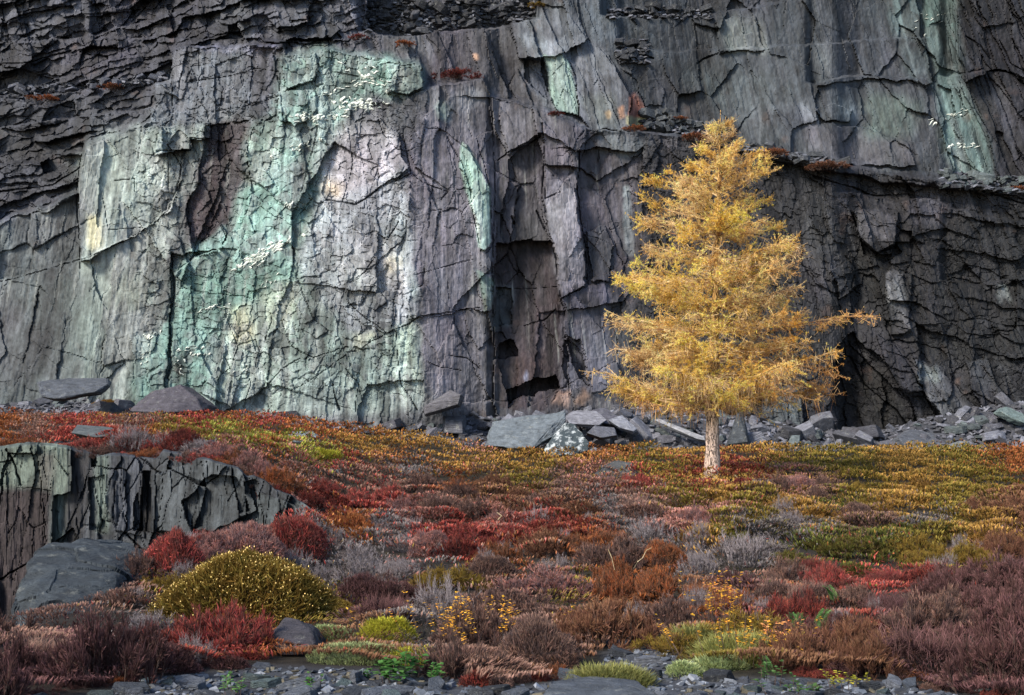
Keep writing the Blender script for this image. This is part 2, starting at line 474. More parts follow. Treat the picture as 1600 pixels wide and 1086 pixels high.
# proud and recessed pieces of the face: outline, offset in metres (+ is deeper), lean along u, lean along v, becomes a part of its own
PIECES = [
    ([(240, 131), (266, 128), (270, 82), (300, 73), (440, 73), (438, 110), (436, 185), (410, 192), (330, 196), (250, 200), (236, 192)], 0.10, 0.0005, 0.0, 1),
    ([(131, 226), (190, 206), (250, 196), (258, 238), (290, 240), (285, 275), (262, 330), (215, 365), (140, 402), (124, 410), (122, 302)], -0.35, 0.0012, 0.0, 1),
    ([(244, 196), (328, 192), (330, 215), (300, 218), (297, 236), (262, 240), (246, 238)], -0.55, 0.002, 0.0, 1),
    ([(322, 196), (390, 190), (386, 240), (386, 300), (372, 345), (345, 382), (300, 400), (292, 330), (302, 290), (318, 240)], 0.3, -0.001, 0.0, 1),
    ([(268, 400), (300, 392), (345, 384), (300, 400), (276, 430), (274, 500), (264, 660), (258, 660), (266, 500)], 0.3, 0, 0, 0),
    ([(300, 392), (345, 350), (352, 365), (345, 384), (318, 395)], -0.25, 0, 0, 1),
    ([(440, 90), (490, 84), (500, 110), (486, 128), (446, 140)], -0.25, 0.001, 0, 1),
    ([(595, 96), (655, 98), (663, 138), (640, 148), (606, 140)], -0.22, 0.001, 0, 1),
    ([(430, 146), (490, 140), (492, 170), (462, 200), (440, 190)], -0.2, 0.001, 0, 1),
    ([(540, 198), (590, 182), (622, 212), (638, 262), (600, 290), (556, 320), (512, 312), (500, 300), (522, 240)], -0.12, -0.0016, 0.0005, 1),
    ([(500, 312), (556, 322), (600, 292), (640, 270), (636, 330), (622, 380), (580, 420), (545, 440), (500, 420), (484, 360)], -0.06, -0.0008, 0, 1),
    ([(545, 442), (582, 422), (622, 384), (620, 440), (612, 512), (625, 516), (600, 520), (556, 500), (530, 470)], -0.1, 0.0, 0, 1),
    ([(640, 270), (700, 300), (735, 295), (748, 390), (760, 480), (690, 490), (642, 500), (628, 440), (634, 340)], -0.05, 0.0016, 0, 1),
    ([(690, 492), (762, 482), (772, 560), (770, 628), (684, 640), (648, 600), (640, 510)], 0.12, 0.0012, 0, 1),
    ([(722, 222), (738, 240), (748, 268), (764, 296), (768, 350), (768, 378), (756, 392), (748, 388), (742, 335), (728, 300), (716, 262)], -0.28, 0, 0, 1),
    ([(745, 425), (768, 432), (772, 480), (758, 486), (750, 460)], -0.15, 0, 0, 1),
    ([(772, 380), (862, 374), (872, 440), (880, 500), (890, 560), (890, 614), (792, 634), (776, 560), (770, 470)], .75, 0.001, -0.001, 1),
    ([(792, 246), (820, 232), (846, 212), (850, 260), (848, 335), (862, 374), (790, 378), (784, 330), (794, 290)], 0.4, 0, 0, 1),
    ([(776, 452), (800, 448), (800, 510), (772, 512)], 0.3, 0, 0, 1),
    ([(772, 540), (802, 530), (806, 556), (772, 560)], .7, 0, 0, 0),
    ([(786, 606), (850, 592), (868, 586), (870, 606), (812, 624), (792, 630)], 1.3, 0, 0, 0),
    ([(850, 262), (864, 275), (900, 290), (910, 380), (916, 446), (876, 462), (864, 380), (852, 330)], -0.45, 0.0015, 0, 1),
    ([(878, 462), (942, 440), (966, 560), (968, 606), (924, 612), (918, 560), (906, 530), (884, 520)], -0.15, 0.001, 0, 1),
    ([(882, 530), (904, 530), (914, 560), (920, 604), (888, 608), (880, 570)], 0.3, 0, 0, 1),
    ([(882, 522), (896, 534), (914, 560), (920, 602), (910, 590), (894, 560)], .7, 0, 0, 0),
    ([(905, 232), (1004, 232), (1004, 400), (940, 430), (918, 440), (902, 330)], 0.35, -0.0008, 0, 1),
    ([(915, 360), (945, 350), (958, 385), (950, 440), (925, 440)], -0.25, 0, 0, 1),
    ([(770, 152), (850, 171), (930, 208), (905, 235), (846, 210), (792, 240), (772, 200)], -0.25, 0.0006, -0.001, 1),
    ([(640, 205), (700, 150), (765, 152), (770, 205), (722, 222), (735, 290), (700, 298), (650, 262)], 0.0, 0.0018, 0, 1),
    ([(846, 88), (880, 84), (898, 120), (906, 180), (872, 172), (856, 140)], -0.35, 0, 0, 1),
    ([(816, 96), (846, 92), (856, 152), (836, 140), (816, 122)], 0.35, 0, 0, 1),
    ([(800, 20), (846, 6), (880, 12), (920, 60), (884, 84), (846, 88), (812, 94)], -0.25, 0.0, -0.004, 1),
    ([(884, 84), (920, 60), (960, 100), (985, 150), (980, 200), (930, 205), (908, 180), (898, 120)], -0.5, -0.002, -0.003, 1),
    ([(988, 150), (998, 143), (1008, 170), (1018, 202), (978, 194), (984, 172)], -0.2, 0, 0, 1),
    ([(1010, 108), (1034, 130), (1036, 165), (1008, 168), (998, 140)], -0.1, 0, 0, 1),
    ([(570, -160), (838, -160), (836, 30), (800, 40), (700, 50), (640, 58), (572, 52)], 1.6, 0, 0, 0),
    ([(380, -160), (566, -160), (568, 62), (470, 66), (380, 62), (372, 30)], -0.3, 0.0015, 0, 1),
    ([(1116, 32), (1180, 26), (1192, 78), (1130, 80)], -0.2, 0.001, 0, 1),
    ([(1274, 132), (1350, 121), (1440, 128), (1484, 136), (1490, 190), (1500, 216), (1420, 220), (1340, 200), (1280, 190)], 0.2, 0, 0, 1),
    ([(1275, 170), (1300, 158), (1330, 172), (1325, 190), (1290, 190)], -0.3, 0, 0, 1),
    ([(1425, -160), (1478, -160), (1500, 130), (1545, 230), (1540, 282), (1490, 282), (1478, 200), (1440, 60)], 0.35, -0.002, 0, 1),
    ([(1494, -160), (1700, -160), (1700, 110), (1600, 122), (1540, 108), (1510, 130), (1500, 80)], -0.55, 0.001, 0, 1),
    ([(1260, 190), (1340, 200), (1420, 222), (1430, 258), (1340, 258), (1262, 244)], -0.2, 0, -0.001, 1),
    ([(1332, 330), (1400, 335), (1398, 380), (1372, 396), (1345, 375)], -0.5, 0.001, 0, 1),
    ([(1345, 376), (1372, 398), (1392, 398), (1400, 380), (1412, 392), (1380, 412), (1350, 400)], 0.4, 0, 0, 0),
    ([(1310, 540), (1330, 520), (1380, 560), (1420, 620), (1446, 690), (1330, 694), (1300, 640)], .6, 0, 0, 1),
    ([(1370, 520), (1400, 540), (1450, 620), (1476, 690), (1440, 694), (1416, 620), (1384, 560)], -0.5, 0.003, 0, 1),
    ([(1422, 560), (1466, 574), (1500, 606), (1532, 640), (1538, 664), (1480, 668), (1452, 624)], -0.6, 0.002, -0.004, 1),
    ([(1506, 566), (1540, 560), (1566, 610), (1580, 650), (1545, 650), (1520, 606)], -0.5, 0.002, -0.003, 1),
    ([(1190, 600), (1250, 606), (1256, 668), (1200, 668)], -0.4, 0, 0, 1),
    ([(1256, 606), (1310, 560), (1330, 690), (1262, 676)], 0.1, 0.002, 0, 1),
    ([(1270, 300), (1330, 330), (1345, 376), (1330, 420), (1310, 460), (1270, 440), (1250, 360)], -0.15, 0.001, 0, 1),
    ([(1300, 420), (1330, 410), (1336, 450), (1312, 470)], -0.3, 0, 0, 1),
    ([(1386, 430), (1424, 426), (1422, 520), (1392, 520)], -0.3, 0.001, 0, 1),
    ([(204, 520), (270, 506), (330, 520), (352, 540), (330, 660), (212, 660)], -0.3, 0.001, -0.001, 1),
    ([(362, 480), (386, 482), (402, 520), (390, 560), (360, 640), (310, 612), (336, 580), (350, 520)], -0.15, 0.002, 0, 1),
    ([(0, 350), (60, 330), (122, 305), (124, 410), (60, 425), (0, 442), (-40, 440)], 0.15, 0.001, 0, 1),
]

CRACKS = [  # polyline, half width px, depth m
    ([(0, 442), (60, 425), (140, 402), (215, 365), (262, 330), (276, 300), (284, 262), (262, 226)], 1.8, .55),
    ([(268, 395), (273, 450), (265, 500), (268, 560), (262, 592)], 2.4, .5),
    ([(310, 74), (312, 120), (306, 150), (322, 172), (328, 196)], 1.3, .3),
    ([(297, 128), (345, 121), (400, 108), (436, 112)], 1.2, .3), ([(318, 176), (380, 168), (436, 150)], 1.2, .25),
    ([(290, 130), (296, 112), (300, 130)], 1.5, .4), ([(268, 128), (270, 180), (256, 196)], 1.6, .5),
    ([(246, 236), (296, 236), (298, 216), (330, 216), (330, 192)], 1.7, .5), ([(262, 240), (264, 300), (258, 330)], 1.3, .3),
    ([(285, 240), (282, 276)], 1.6, .4), ([(440, 86), (438, 130), (432, 180), (395, 200), (386, 240)], 1.6, .4),
    ([(500, 90), (492, 128), (446, 142)], 1.3, .35), ([(492, 128), (496, 200), (482, 260), (470, 300)], 1.3, .3),
    ([(560, 120), (520, 112), (488, 124)], 1.3, .3), ([(606, 140), (640, 150), (662, 140)], 1.5, .4), ([(655, 98), (630, 102), (605, 98)], 1.5, .3),
    ([(630, 212), (636, 240), (642, 272), (600, 290), (555, 320), (510, 312)], 1.6, .5),
    ([(642, 270), (662, 286), (700, 300), (688, 312)], 1.3, .35), ([(545, 200), (552, 250), (548, 270), (534, 318)], 1.3, .3),
    ([(590, 182), (598, 210), (620, 232), (632, 236)], 1.3, .35), ([(560, 215), (600, 208)], 1.1, .25), ([(575, 225), (582, 250), (570, 250)], 1.1, .25),
    ([(545, 442), (572, 424), (598, 386), (622, 345)], 1.5, .4), ([(600, 382), (606, 340), (618, 300)], 1.1, .25),
    ([(540, 470), (575, 500), (606, 520), (640, 505), (655, 495), (690, 490), (762, 478)], 1.6, .5),
    ([(606, 520), (580, 535), (560, 548), (540, 552)], 1.4, .4), ([(619, 518), (622, 560), (626, 600), (640, 620), (652, 642)], 1.6, .5),
    ([(616, 468), (612, 510)], 1.4, .35), ([(616, 468), (628, 458), (632, 462), (660, 446), (664, 420)], 1.3, .3),
    ([(650, 430), (700, 415), (740, 405)], 1.2, .25), ([(700, 440), (705, 490)], 1.0, .25), ([(672, 330), (700, 325), (710, 300)], 1.2, .25),
    ([(700, 215), (722, 255), (735, 300), (742, 350), (752, 392)], 1.7, .4), ([(746, 216), (764, 290), (770, 380), (760, 395)], 1.7, .4),
    ([(770, 180), (774, 300), (768, 420), (772, 560), (770, 632)], 1.9, .5), ([(846, 192), (851, 232), (846, 300), (853, 332)], 2.0, .6),
    ([(778, 250), (800, 235), (822, 228), (846, 212)], 1.9, .6), ([(838, 330), (852, 358), (856, 346)], 2.2, .7), ([(800, 338), (804, 350)], 2.4, .7),
    ([(850, 270), (852, 310), (876, 300)], 1.3, .4), ([(900, 222), (914, 205)], 1.8, .5), ([(936, 236), (934, 255)], 1.4, .4),
    ([(905, 235), (902, 300), (912, 380), (918, 444)], 1.6, .4), ([(866, 380), (872, 440), (884, 500)], 1.7, .5), ([(804, 452), (870, 448)], 1.1, .3),
    ([(820, 510), (850, 500), (868, 482)], 1.3, .35), ([(700, 555), (730, 560), (750, 575)], 1.3, .35), ([(660, 560), (690, 575), (720, 578)], 1.3, .3),
    ([(380, 120), (388, 170)], 1.0, .2), ([(860, 120), (880, 100), (896, 118)], 1.0, .2), ([(868, 170), (880, 140), (896, 150)], 1.0, .2),
    ([(330, 330), (345, 352), (352, 366)], 1.3, .4), ([(360, 580), (372, 540), (400, 530), (410, 560)], 1.2, .3), ([(372, 540), (356, 500)], 1.2, .3),
    ([(330, 596), (360, 575), (352, 560)], 1.2, .3), ([(380, 640), (392, 600), (385, 570)], 1.2, .3), ([(420, 600), (440, 575), (470, 560)], 1.2, .35),
    ([(440, 500), (455, 540), (490, 560), (530, 545)], 1.2, .35), ([(470, 450), (490, 500), (520, 520)], 1.2, .35), ([(520, 600), (530, 640)], 2.6, .8),
    ([(540, 575), (560, 600), (556, 642)], 1.4, .4), ([(455, 610), (500, 585), (540, 555)], 1.2, .3), ([(415, 460), (425, 500), (415, 530)], 1.2, .3),
    ([(1330, 330), (1345, 372), (1370, 396), (1400, 384)], 2.4, .8), ([(1500, 296), (1540, 300), (1600, 318)], 2.0, .6),
    ([(1270, 276), (1330, 292), (1360, 306), (1390, 306)], 2.2, .7), ([(1320, 400), (1336, 420), (1330, 450), (1344, 460)], 1.8, .5),
    ([(1130, 80), (1100, 92), (1090, 100)], 2.4, .7), ([(985, 68), (1000, 86), (1020, 92)], 2.4, .7), ([(1510, 56), (1530, 70), (1546, 92)], 2.2, .6),
    ([(1560, 60), (1580, 100), (1600, 110)], 1.8, .5), ([(1330, 560), (1350, 600), (1400, 640), (1436, 690)], 2.6, .8), ([(1436, 560), (1470, 620), (1500, 660)], 1.2, .3),
    ([(150, 60), (200, 40), (230, 10)], 1.5, .4), ([(0, 100), (50, 96), (110, 80)], 2.0, .5), ([(130, 226), (120, 300), (126, 420)], 1.6, .4),
    ([(180, 282), (212, 280), (210, 300)], 1.2, .3), ([(160, 310), (170, 360), (220, 355)], 1.1, .25), ([(0, 300), (80, 290), (126, 262)], 2.0, .5),
]

G = 0.66      # scales the apparent tones, shading included, to the rock colours
PAINT = [  # outline, colour, strength, edge wobble px, feather
    ([(-900, -300), (560, -300), (570, 70), (300, 73), (268, 80), (236, 192), (131, 226), (120, 302), (0, 345), (-900, 350)], '#3f424d', 1, 10, 3),
    ([(350, -300), (570, -300), (572, 62), (380, 62), (330, 30)], '#585e69', .9, 8, 4),
    ([(0, 10), (60, -5), (130, 0), (150, 40), (60, 60), (0, 70)], '#575b6a', .6, 10, 5),
    ([(0, 215), (110, 210), (130, 230), (120, 290), (0, 300)], '#34363d', .6, 12, 5),
    ([(-50, 270), (40, 262), (124, 300), (60, 330), (-50, 360)], '#565c6c', .7, 10, 5),
    ([(300, 72), (440, 72), (450, 80), (340, 84)], '#7b8096', .8, 3, 2),
    ([(238, 128), (268, 84), (440, 84), (436, 188), (236, 194)], '#616973', 1, 5, 2),
    ([(131, 215), (330, 200), (540, 190), (650, 260), (664, 420), (664, 660), (120, 660), (118, 320)], '#93a29d', .45, 12, 16),
    ([(131, 226), (190, 206), (330, 194), (318, 240), (300, 300), (268, 400), (265, 660), (140, 660), (120, 480), (122, 305)], '#86988f', 1, 8, 3),
    ([(248, 236), (272, 238), (270, 330), (262, 400), (246, 400)], '#a2b2a8', .8, 5, 3),
    ([(134, 336), (152, 336), (162, 388), (142, 398), (132, 380)], '#b7b58a', .9, 4, 3),
    ([(140, 240), (180, 236), (200, 300), (150, 330)], '#8ca092', .7, 10, 5),
    ([(175, 460), (215, 400), (230, 480), (190, 490)], '#8a9c86', .7, 8, 5),
    ([(-900, 350), (0, 345), (122, 305), (128, 660), (-900, 660)], '#5f6b6d', 1, 8, 4),
    ([(60, 410), (100, 410), (70, 590), (20, 590)], '#3c4145', .8, 10, 6), ([(0, 460), (30, 440), (30, 580), (0, 580)], '#565a5e', .6, 8, 5),
    ([(100, 440), (150, 430), (180, 590), (90, 590)], '#566460', .7, 10, 6),
    ([(322, 196), (390, 190), (386, 300), (372, 345), (345, 382), (300, 400), (292, 330), (318, 240)], '#4b4348', 1, 5, 2),
    ([(340, 198), (372, 196), (345, 350), (322, 370)], '#2a2226', .95, 5, 4),
    ([(258, 400), (300, 392), (276, 440), (270, 594), (256, 594)], '#35323a', .9, 5, 3),
    ([(440, 84), (500, 78), (655, 96), (662, 140), (610, 146), (560, 152), (522, 196), (504, 250), (484, 330), (462, 400), (466, 440), (380, 482), (352, 520),
      (330, 660), (205, 660), (203, 560), (216, 520), (270, 504), (274, 430), (300, 392), (352, 362), (386, 300), (386, 230), (396, 200), (432, 182)], '#70a698', .95, 13, 5),
    ([(386, 206), (430, 186), (436, 230), (408, 290), (390, 270)], '#93bda4', .8, 8, 4), ([(380, 260), (400, 262), (400, 288), (384, 290)], '#5a5a3c', .7, 6, 4),
    ([(446, 90), (520, 84), (640, 100), (560, 116), (490, 124), (446, 138)], '#83b0a0', .7, 6, 3),
    ([(516, 116), (600, 104), (620, 128), (560, 150), (520, 160)], '#4c7a6c', .8, 6, 4), ([(606, 100), (655, 100), (660, 138), (620, 144)], '#77857f', .8, 4, 3),
    ([(480, 200), (500, 200), (470, 290), (452, 340), (440, 330), (462, 250)], '#515a5c', .85, 6, 3),
    ([(300, 392), (350, 352), (352, 384), (310, 396)], '#7fc0b2', .8, 3, 2), ([(286, 430), (372, 400), (460, 400), (440, 436), (380, 480), (300, 492)], '#568a7c', .8, 10, 5),
    ([(370, 300), (410, 290), (440, 300), (400, 370), (360, 380)], '#62a692', .7, 8, 4), ([(216, 520), (290, 506), (330, 530), (330, 655), (215, 655)], '#5f9688', .7, 10, 5),
    ([(208, 524), (230, 524), (226, 590), (210, 580)], '#7fae9c', .8, 4, 3), ([(262, 560), (290, 556), (296, 590), (268, 592)], '#2f3434', .8, 5, 3),
    ([(540, 198), (590, 182), (622, 212), (640, 264), (600, 290), (556, 322), (508, 312), (500, 300), (522, 240)], '#a3a4aa', .9, 9, 4),
    ([(505, 285), (530, 280), (528, 312), (506, 312)], '#c3b49a', .85, 5, 3),
    ([(500, 312), (640, 268), (650, 420), (656, 480), (600, 520), (556, 548), (500, 470), (470, 420), (484, 340)], '#8f9aa0', 1, 7, 3),
    ([(520, 400), (620, 380), (650, 430), (610, 470), (560, 470)], '#b3bbb9', .7, 10, 6), ([(600, 412), (628, 404), (622, 432), (604, 440)], '#b9b08c', .7, 5, 3),
    ([(640, 430), (660, 420), (660, 470), (630, 470)], '#8fb5aa', .6, 6, 4),
    ([(330, 660), (352, 520), (380, 482), (466, 440), (500, 470), (556, 548), (610, 520), (650, 500), (655, 560), (650, 642), (400, 650), (300, 616)], '#9ab5a8', 1, 12, 5),
    ([(358, 482), (386, 482), (402, 520), (392, 540), (362, 532)], '#c0c098', .85, 5, 3), ([(400, 460), (450, 440), (470, 480), (440, 510), (410, 510)], '#a6b195', .7, 8, 4),
    ([(550, 522), (600, 520), (566, 548), (548, 550)], '#b9bfa2', .8, 4, 3), ([(330, 560), (400, 560), (380, 640), (320, 610)], '#97ad9f', .7, 8, 4),
    ([(466, 440), (500, 470), (556, 520), (540, 640), (480, 640), (450, 540)], '#5f7672', .8, 10, 5),
    ([(556, 556), (600, 530), (606, 580), (600, 640), (556, 640)], '#6d8681', .8, 6, 4), ([(625, 520), (655, 500), (660, 600), (650, 630)], '#93a996', .7, 5, 4),
    ([(640, 205), (700, 130), (762, 128), (772, 200), (776, 640), (680, 644), (655, 560), (650, 420), (640, 290)], '#6a6974', 1, 6, 3),
    ([(660, 150), (700, 135), (760, 140), (740, 170), (690, 180)], '#7a8087', .7, 6, 4), ([(680, 160), (705, 160), (700, 190), (684, 186)], '#72988c', .7, 4, 3),
    ([(722, 222), (738, 240), (748, 268), (764, 296), (768, 378), (756, 392), (748, 388), (742, 335), (728, 300), (716, 262)], '#86b9a4', 1, 2, 1),
    ([(745, 425), (768, 432), (772, 480), (758, 486), (750, 460)], '#6d9488', .9, 3, 1), ([(692, 500), (740, 500), (750, 620), (700, 630)], '#5c5b66', .6, 10, 6),
    ([(770, 150), (850, 170), (930, 207), (1004, 226), (1004, 250), (905, 236), (846, 212), (790, 246), (774, 330), (768, 300)], '#66656f', 1, 4, 3),
    ([(792, 246), (846, 212), (852, 330), (866, 376), (782, 380)], '#55545c', 1, 3, 2),
    ([(772, 380), (862, 374), (884, 500), (890, 640), (776, 640), (770, 500)], '#473e43', 1, 4, 2), ([(800, 560), (860, 550), (868, 590), (800, 604)], '#4a3838', .8, 6, 4),
    ([(774, 450), (802, 446), (802, 512), (772, 514)], '#586268', .8, 3, 2), ([(818, 590), (824, 576), (826, 606)], '#8088a0', .9, 1, 1),
    ([(850, 262), (864, 275), (900, 290), (916, 446), (876, 462), (864, 380), (852, 330)], '#8b8a94', 1, 3, 2),
    ([(862, 320), (900, 320), (912, 440), (884, 450)], '#a3a2aa', .6, 6, 3),
    ([(850, 225), (904, 236), (902, 300), (864, 276)], '#605d66', 1, 4, 2),
    ([(902, 232), (1010, 232), (1010, 400), (940, 440), (918, 446), (900, 330)], '#4f4a53', 1, 4, 2), ([(974, 290), (984, 290), (992, 400), (978, 400)], '#848c92', .85, 2, 1),
    ([(918, 355), (948, 350), (960, 390), (952, 445), (922, 440)], '#42454e', .9, 4, 2), ([(935, 205), (1010, 215), (1010, 240), (940, 240)], '#6a737a', .7, 6, 3),
    ([(878, 462), (945, 440), (968, 606), (880, 612)], '#5f606e', 1, 4, 2), ([(884, 516), (906, 530), (922, 608), (884, 608)], '#565865', .8, 3, 2),
    ([(862, 632), (876, 610), (894, 608), (886, 632)], '#c0906c', .9, 3, 2), ([(898, 628), (916, 606), (920, 622), (906, 636)], '#b98a62', .9, 3, 2), ([(860, 640), (920, 610), (960, 612), (960, 640)], '#6a625f', .5, 5, 3),
    ([(560, 60), (640, 60), (800, 40), (830, 100), (850, 165), (770, 150), (700, 126), (655, 98)], '#4c4b52', 1, 6, 3), ([(640, 56), (700, 60), (680, 90), (640, 80)], '#5b6068', .6, 6, 4),
    ([(739, 86), (746, 85), (748, 93), (741, 95)], '#d8a884', 1, 1, 1),
    ([(800, 20), (880, 5), (925, 60), (985, 140), (1010, 205), (930, 207), (850, 168), (828, 100)], '#5e656e', 1, 6, 3),
    ([(812, 60), (870, 50), (884, 84), (846, 90)], '#7b8691', .6, 6, 3), ([(846, 88), (880, 84), (898, 120), (906, 182), (872, 172), (856, 140)], '#80a898', 1, 2, 1),
    ([(815, 95), (848, 92), (858, 155), (836, 142), (815, 122)], '#4d5669', 1, 3, 2), ([(906, 150), (960, 150), (975, 200), (930, 206)], '#6d7a77', .7, 6, 3),
    ([(985, 150), (998, 142), (1010, 170), (1016, 190), (982, 182)], '#bb6f50', 1, 2, 1), ([(980, 180), (1014, 184), (1018, 202), (978, 195)], '#aaa873', 1, 2, 1),
    ([(966, 168), (975, 166), (976, 186), (967, 186)], '#bf8b62', .9, 2, 1), ([(946, 176), (953, 174), (953, 188), (948, 188)], '#b99e6e', .9, 2, 1), ([(1000, 110), (1034, 130), (1036, 166), (1010, 168)], '#5f5456', .8, 4, 2),
    ([(840, -300), (2300, -300), (2300, 330), (1600, 302), (1250, 250), (1030, 207), (985, 130), (925, 60), (880, 5)], '#414c56', 1, 6, 3),
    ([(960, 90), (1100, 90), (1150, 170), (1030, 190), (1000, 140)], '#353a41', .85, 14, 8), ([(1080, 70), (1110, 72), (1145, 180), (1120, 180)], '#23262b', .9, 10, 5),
    ([(1116, 32), (1180, 26), (1192, 78), (1130, 80)], '#83908c', .7, 6, 3), ([(1050, 100), (1180, 110), (1250, 150), (1220, 235), (1130, 190)], '#56656a', .7, 14, 8),
    ([(1240, 158), (1335, 160), (1330, 192), (1262, 192)], '#6f7e86', .7, 6, 4), ([(1262, 192), (1420, 222), (1440, 258), (1340, 260), (1262, 244)], '#65656d', .8, 8, 4),
    ([(1346, 150), (1432, 160), (1426, 220), (1360, 212)], '#5d7870', .8, 8, 4), ([(1385, -300), (1440, -300), (1436, 60), (1396, 60)], '#5f8287', .8, 5, 3),
    ([(1425, -300), (1480, -300), (1502, 130), (1548, 230), (1540, 286), (1490, 286), (1478, 200), (1440, 60)], '#5c8b87', .95, 9, 4),
    ([(1410, 70), (1440, 80), (1450, 120), (1412, 112)], '#5f7f83', .8, 6, 3), ([(1270, 70), (1300, 66), (1310, 118), (1272, 128)], '#6b757b', .6, 5, 3),
    ([(1488, -300), (2300, -300), (2300, 300), (1560, 290), (1545, 220), (1504, 120)], '#383a43', 1, 5, 3), ([(1560, 130), (1600, 130), (1600, 220), (1580, 230)], '#5a5e6b', .6, 8, 4),
    ([(1480, 240), (1520, 240), (1560, 290), (1500, 296)], '#6a8f87', .8, 6, 3),
    ([(1000, 230), (1180, 238), (1480, 286), (2300, 330), (2300, 760), (960, 760), (966, 600), (1010, 400)], '#373941', 1, 6, 3),
    ([(1250, 280), (1330, 300), (1340, 420), (1300, 470), (1250, 420)], '#55575f', .7, 10, 5), ([(1420, 290), (1480, 290), (1480, 350), (1430, 360)], '#5f626e', .7, 6, 4),
    ([(1330, 390), (1440, 340), (1620, 330), (1900, 400), (1900, 560), (1440, 560), (1360, 500)], '#26292e', .9, 16, 10), ([(1300, 560), (1400, 560), (1440, 690), (1320, 694)], '#222428', .9, 8, 4),  # second, near-black patch paints the shade inside the lower right hollow
    ([(1332, 330), (1400, 335), (1398, 380), (1345, 375)], '#676971', .9, 4, 2), ([(1392, 428), (1410, 426), (1424, 520), (1396, 520)], '#7d8288', .75, 4, 3), ([(1386, 425), (1392, 425), (1394, 480), (1386, 470)], '#a0a3a6', .8, 2, 1),
    ([(1422, 560), (1466, 574), (1538, 664), (1480, 668), (1452, 624)], '#676a73', .95, 4, 2), ([(1430, 566), (1460, 574), (1470, 600), (1440, 600)], '#879596', .8, 4, 2), ([(1506, 566), (1540, 560), (1580, 650), (1545, 650)], '#585b62', .9, 4, 2),
    ([(1190, 600), (1250, 606), (1256, 670), (1200, 670)], '#66757a', .9, 3, 2), ([(1555, 450), (1570, 450), (1578, 470), (1560, 466)], '#8c9c9a', .8, 4, 2),
]


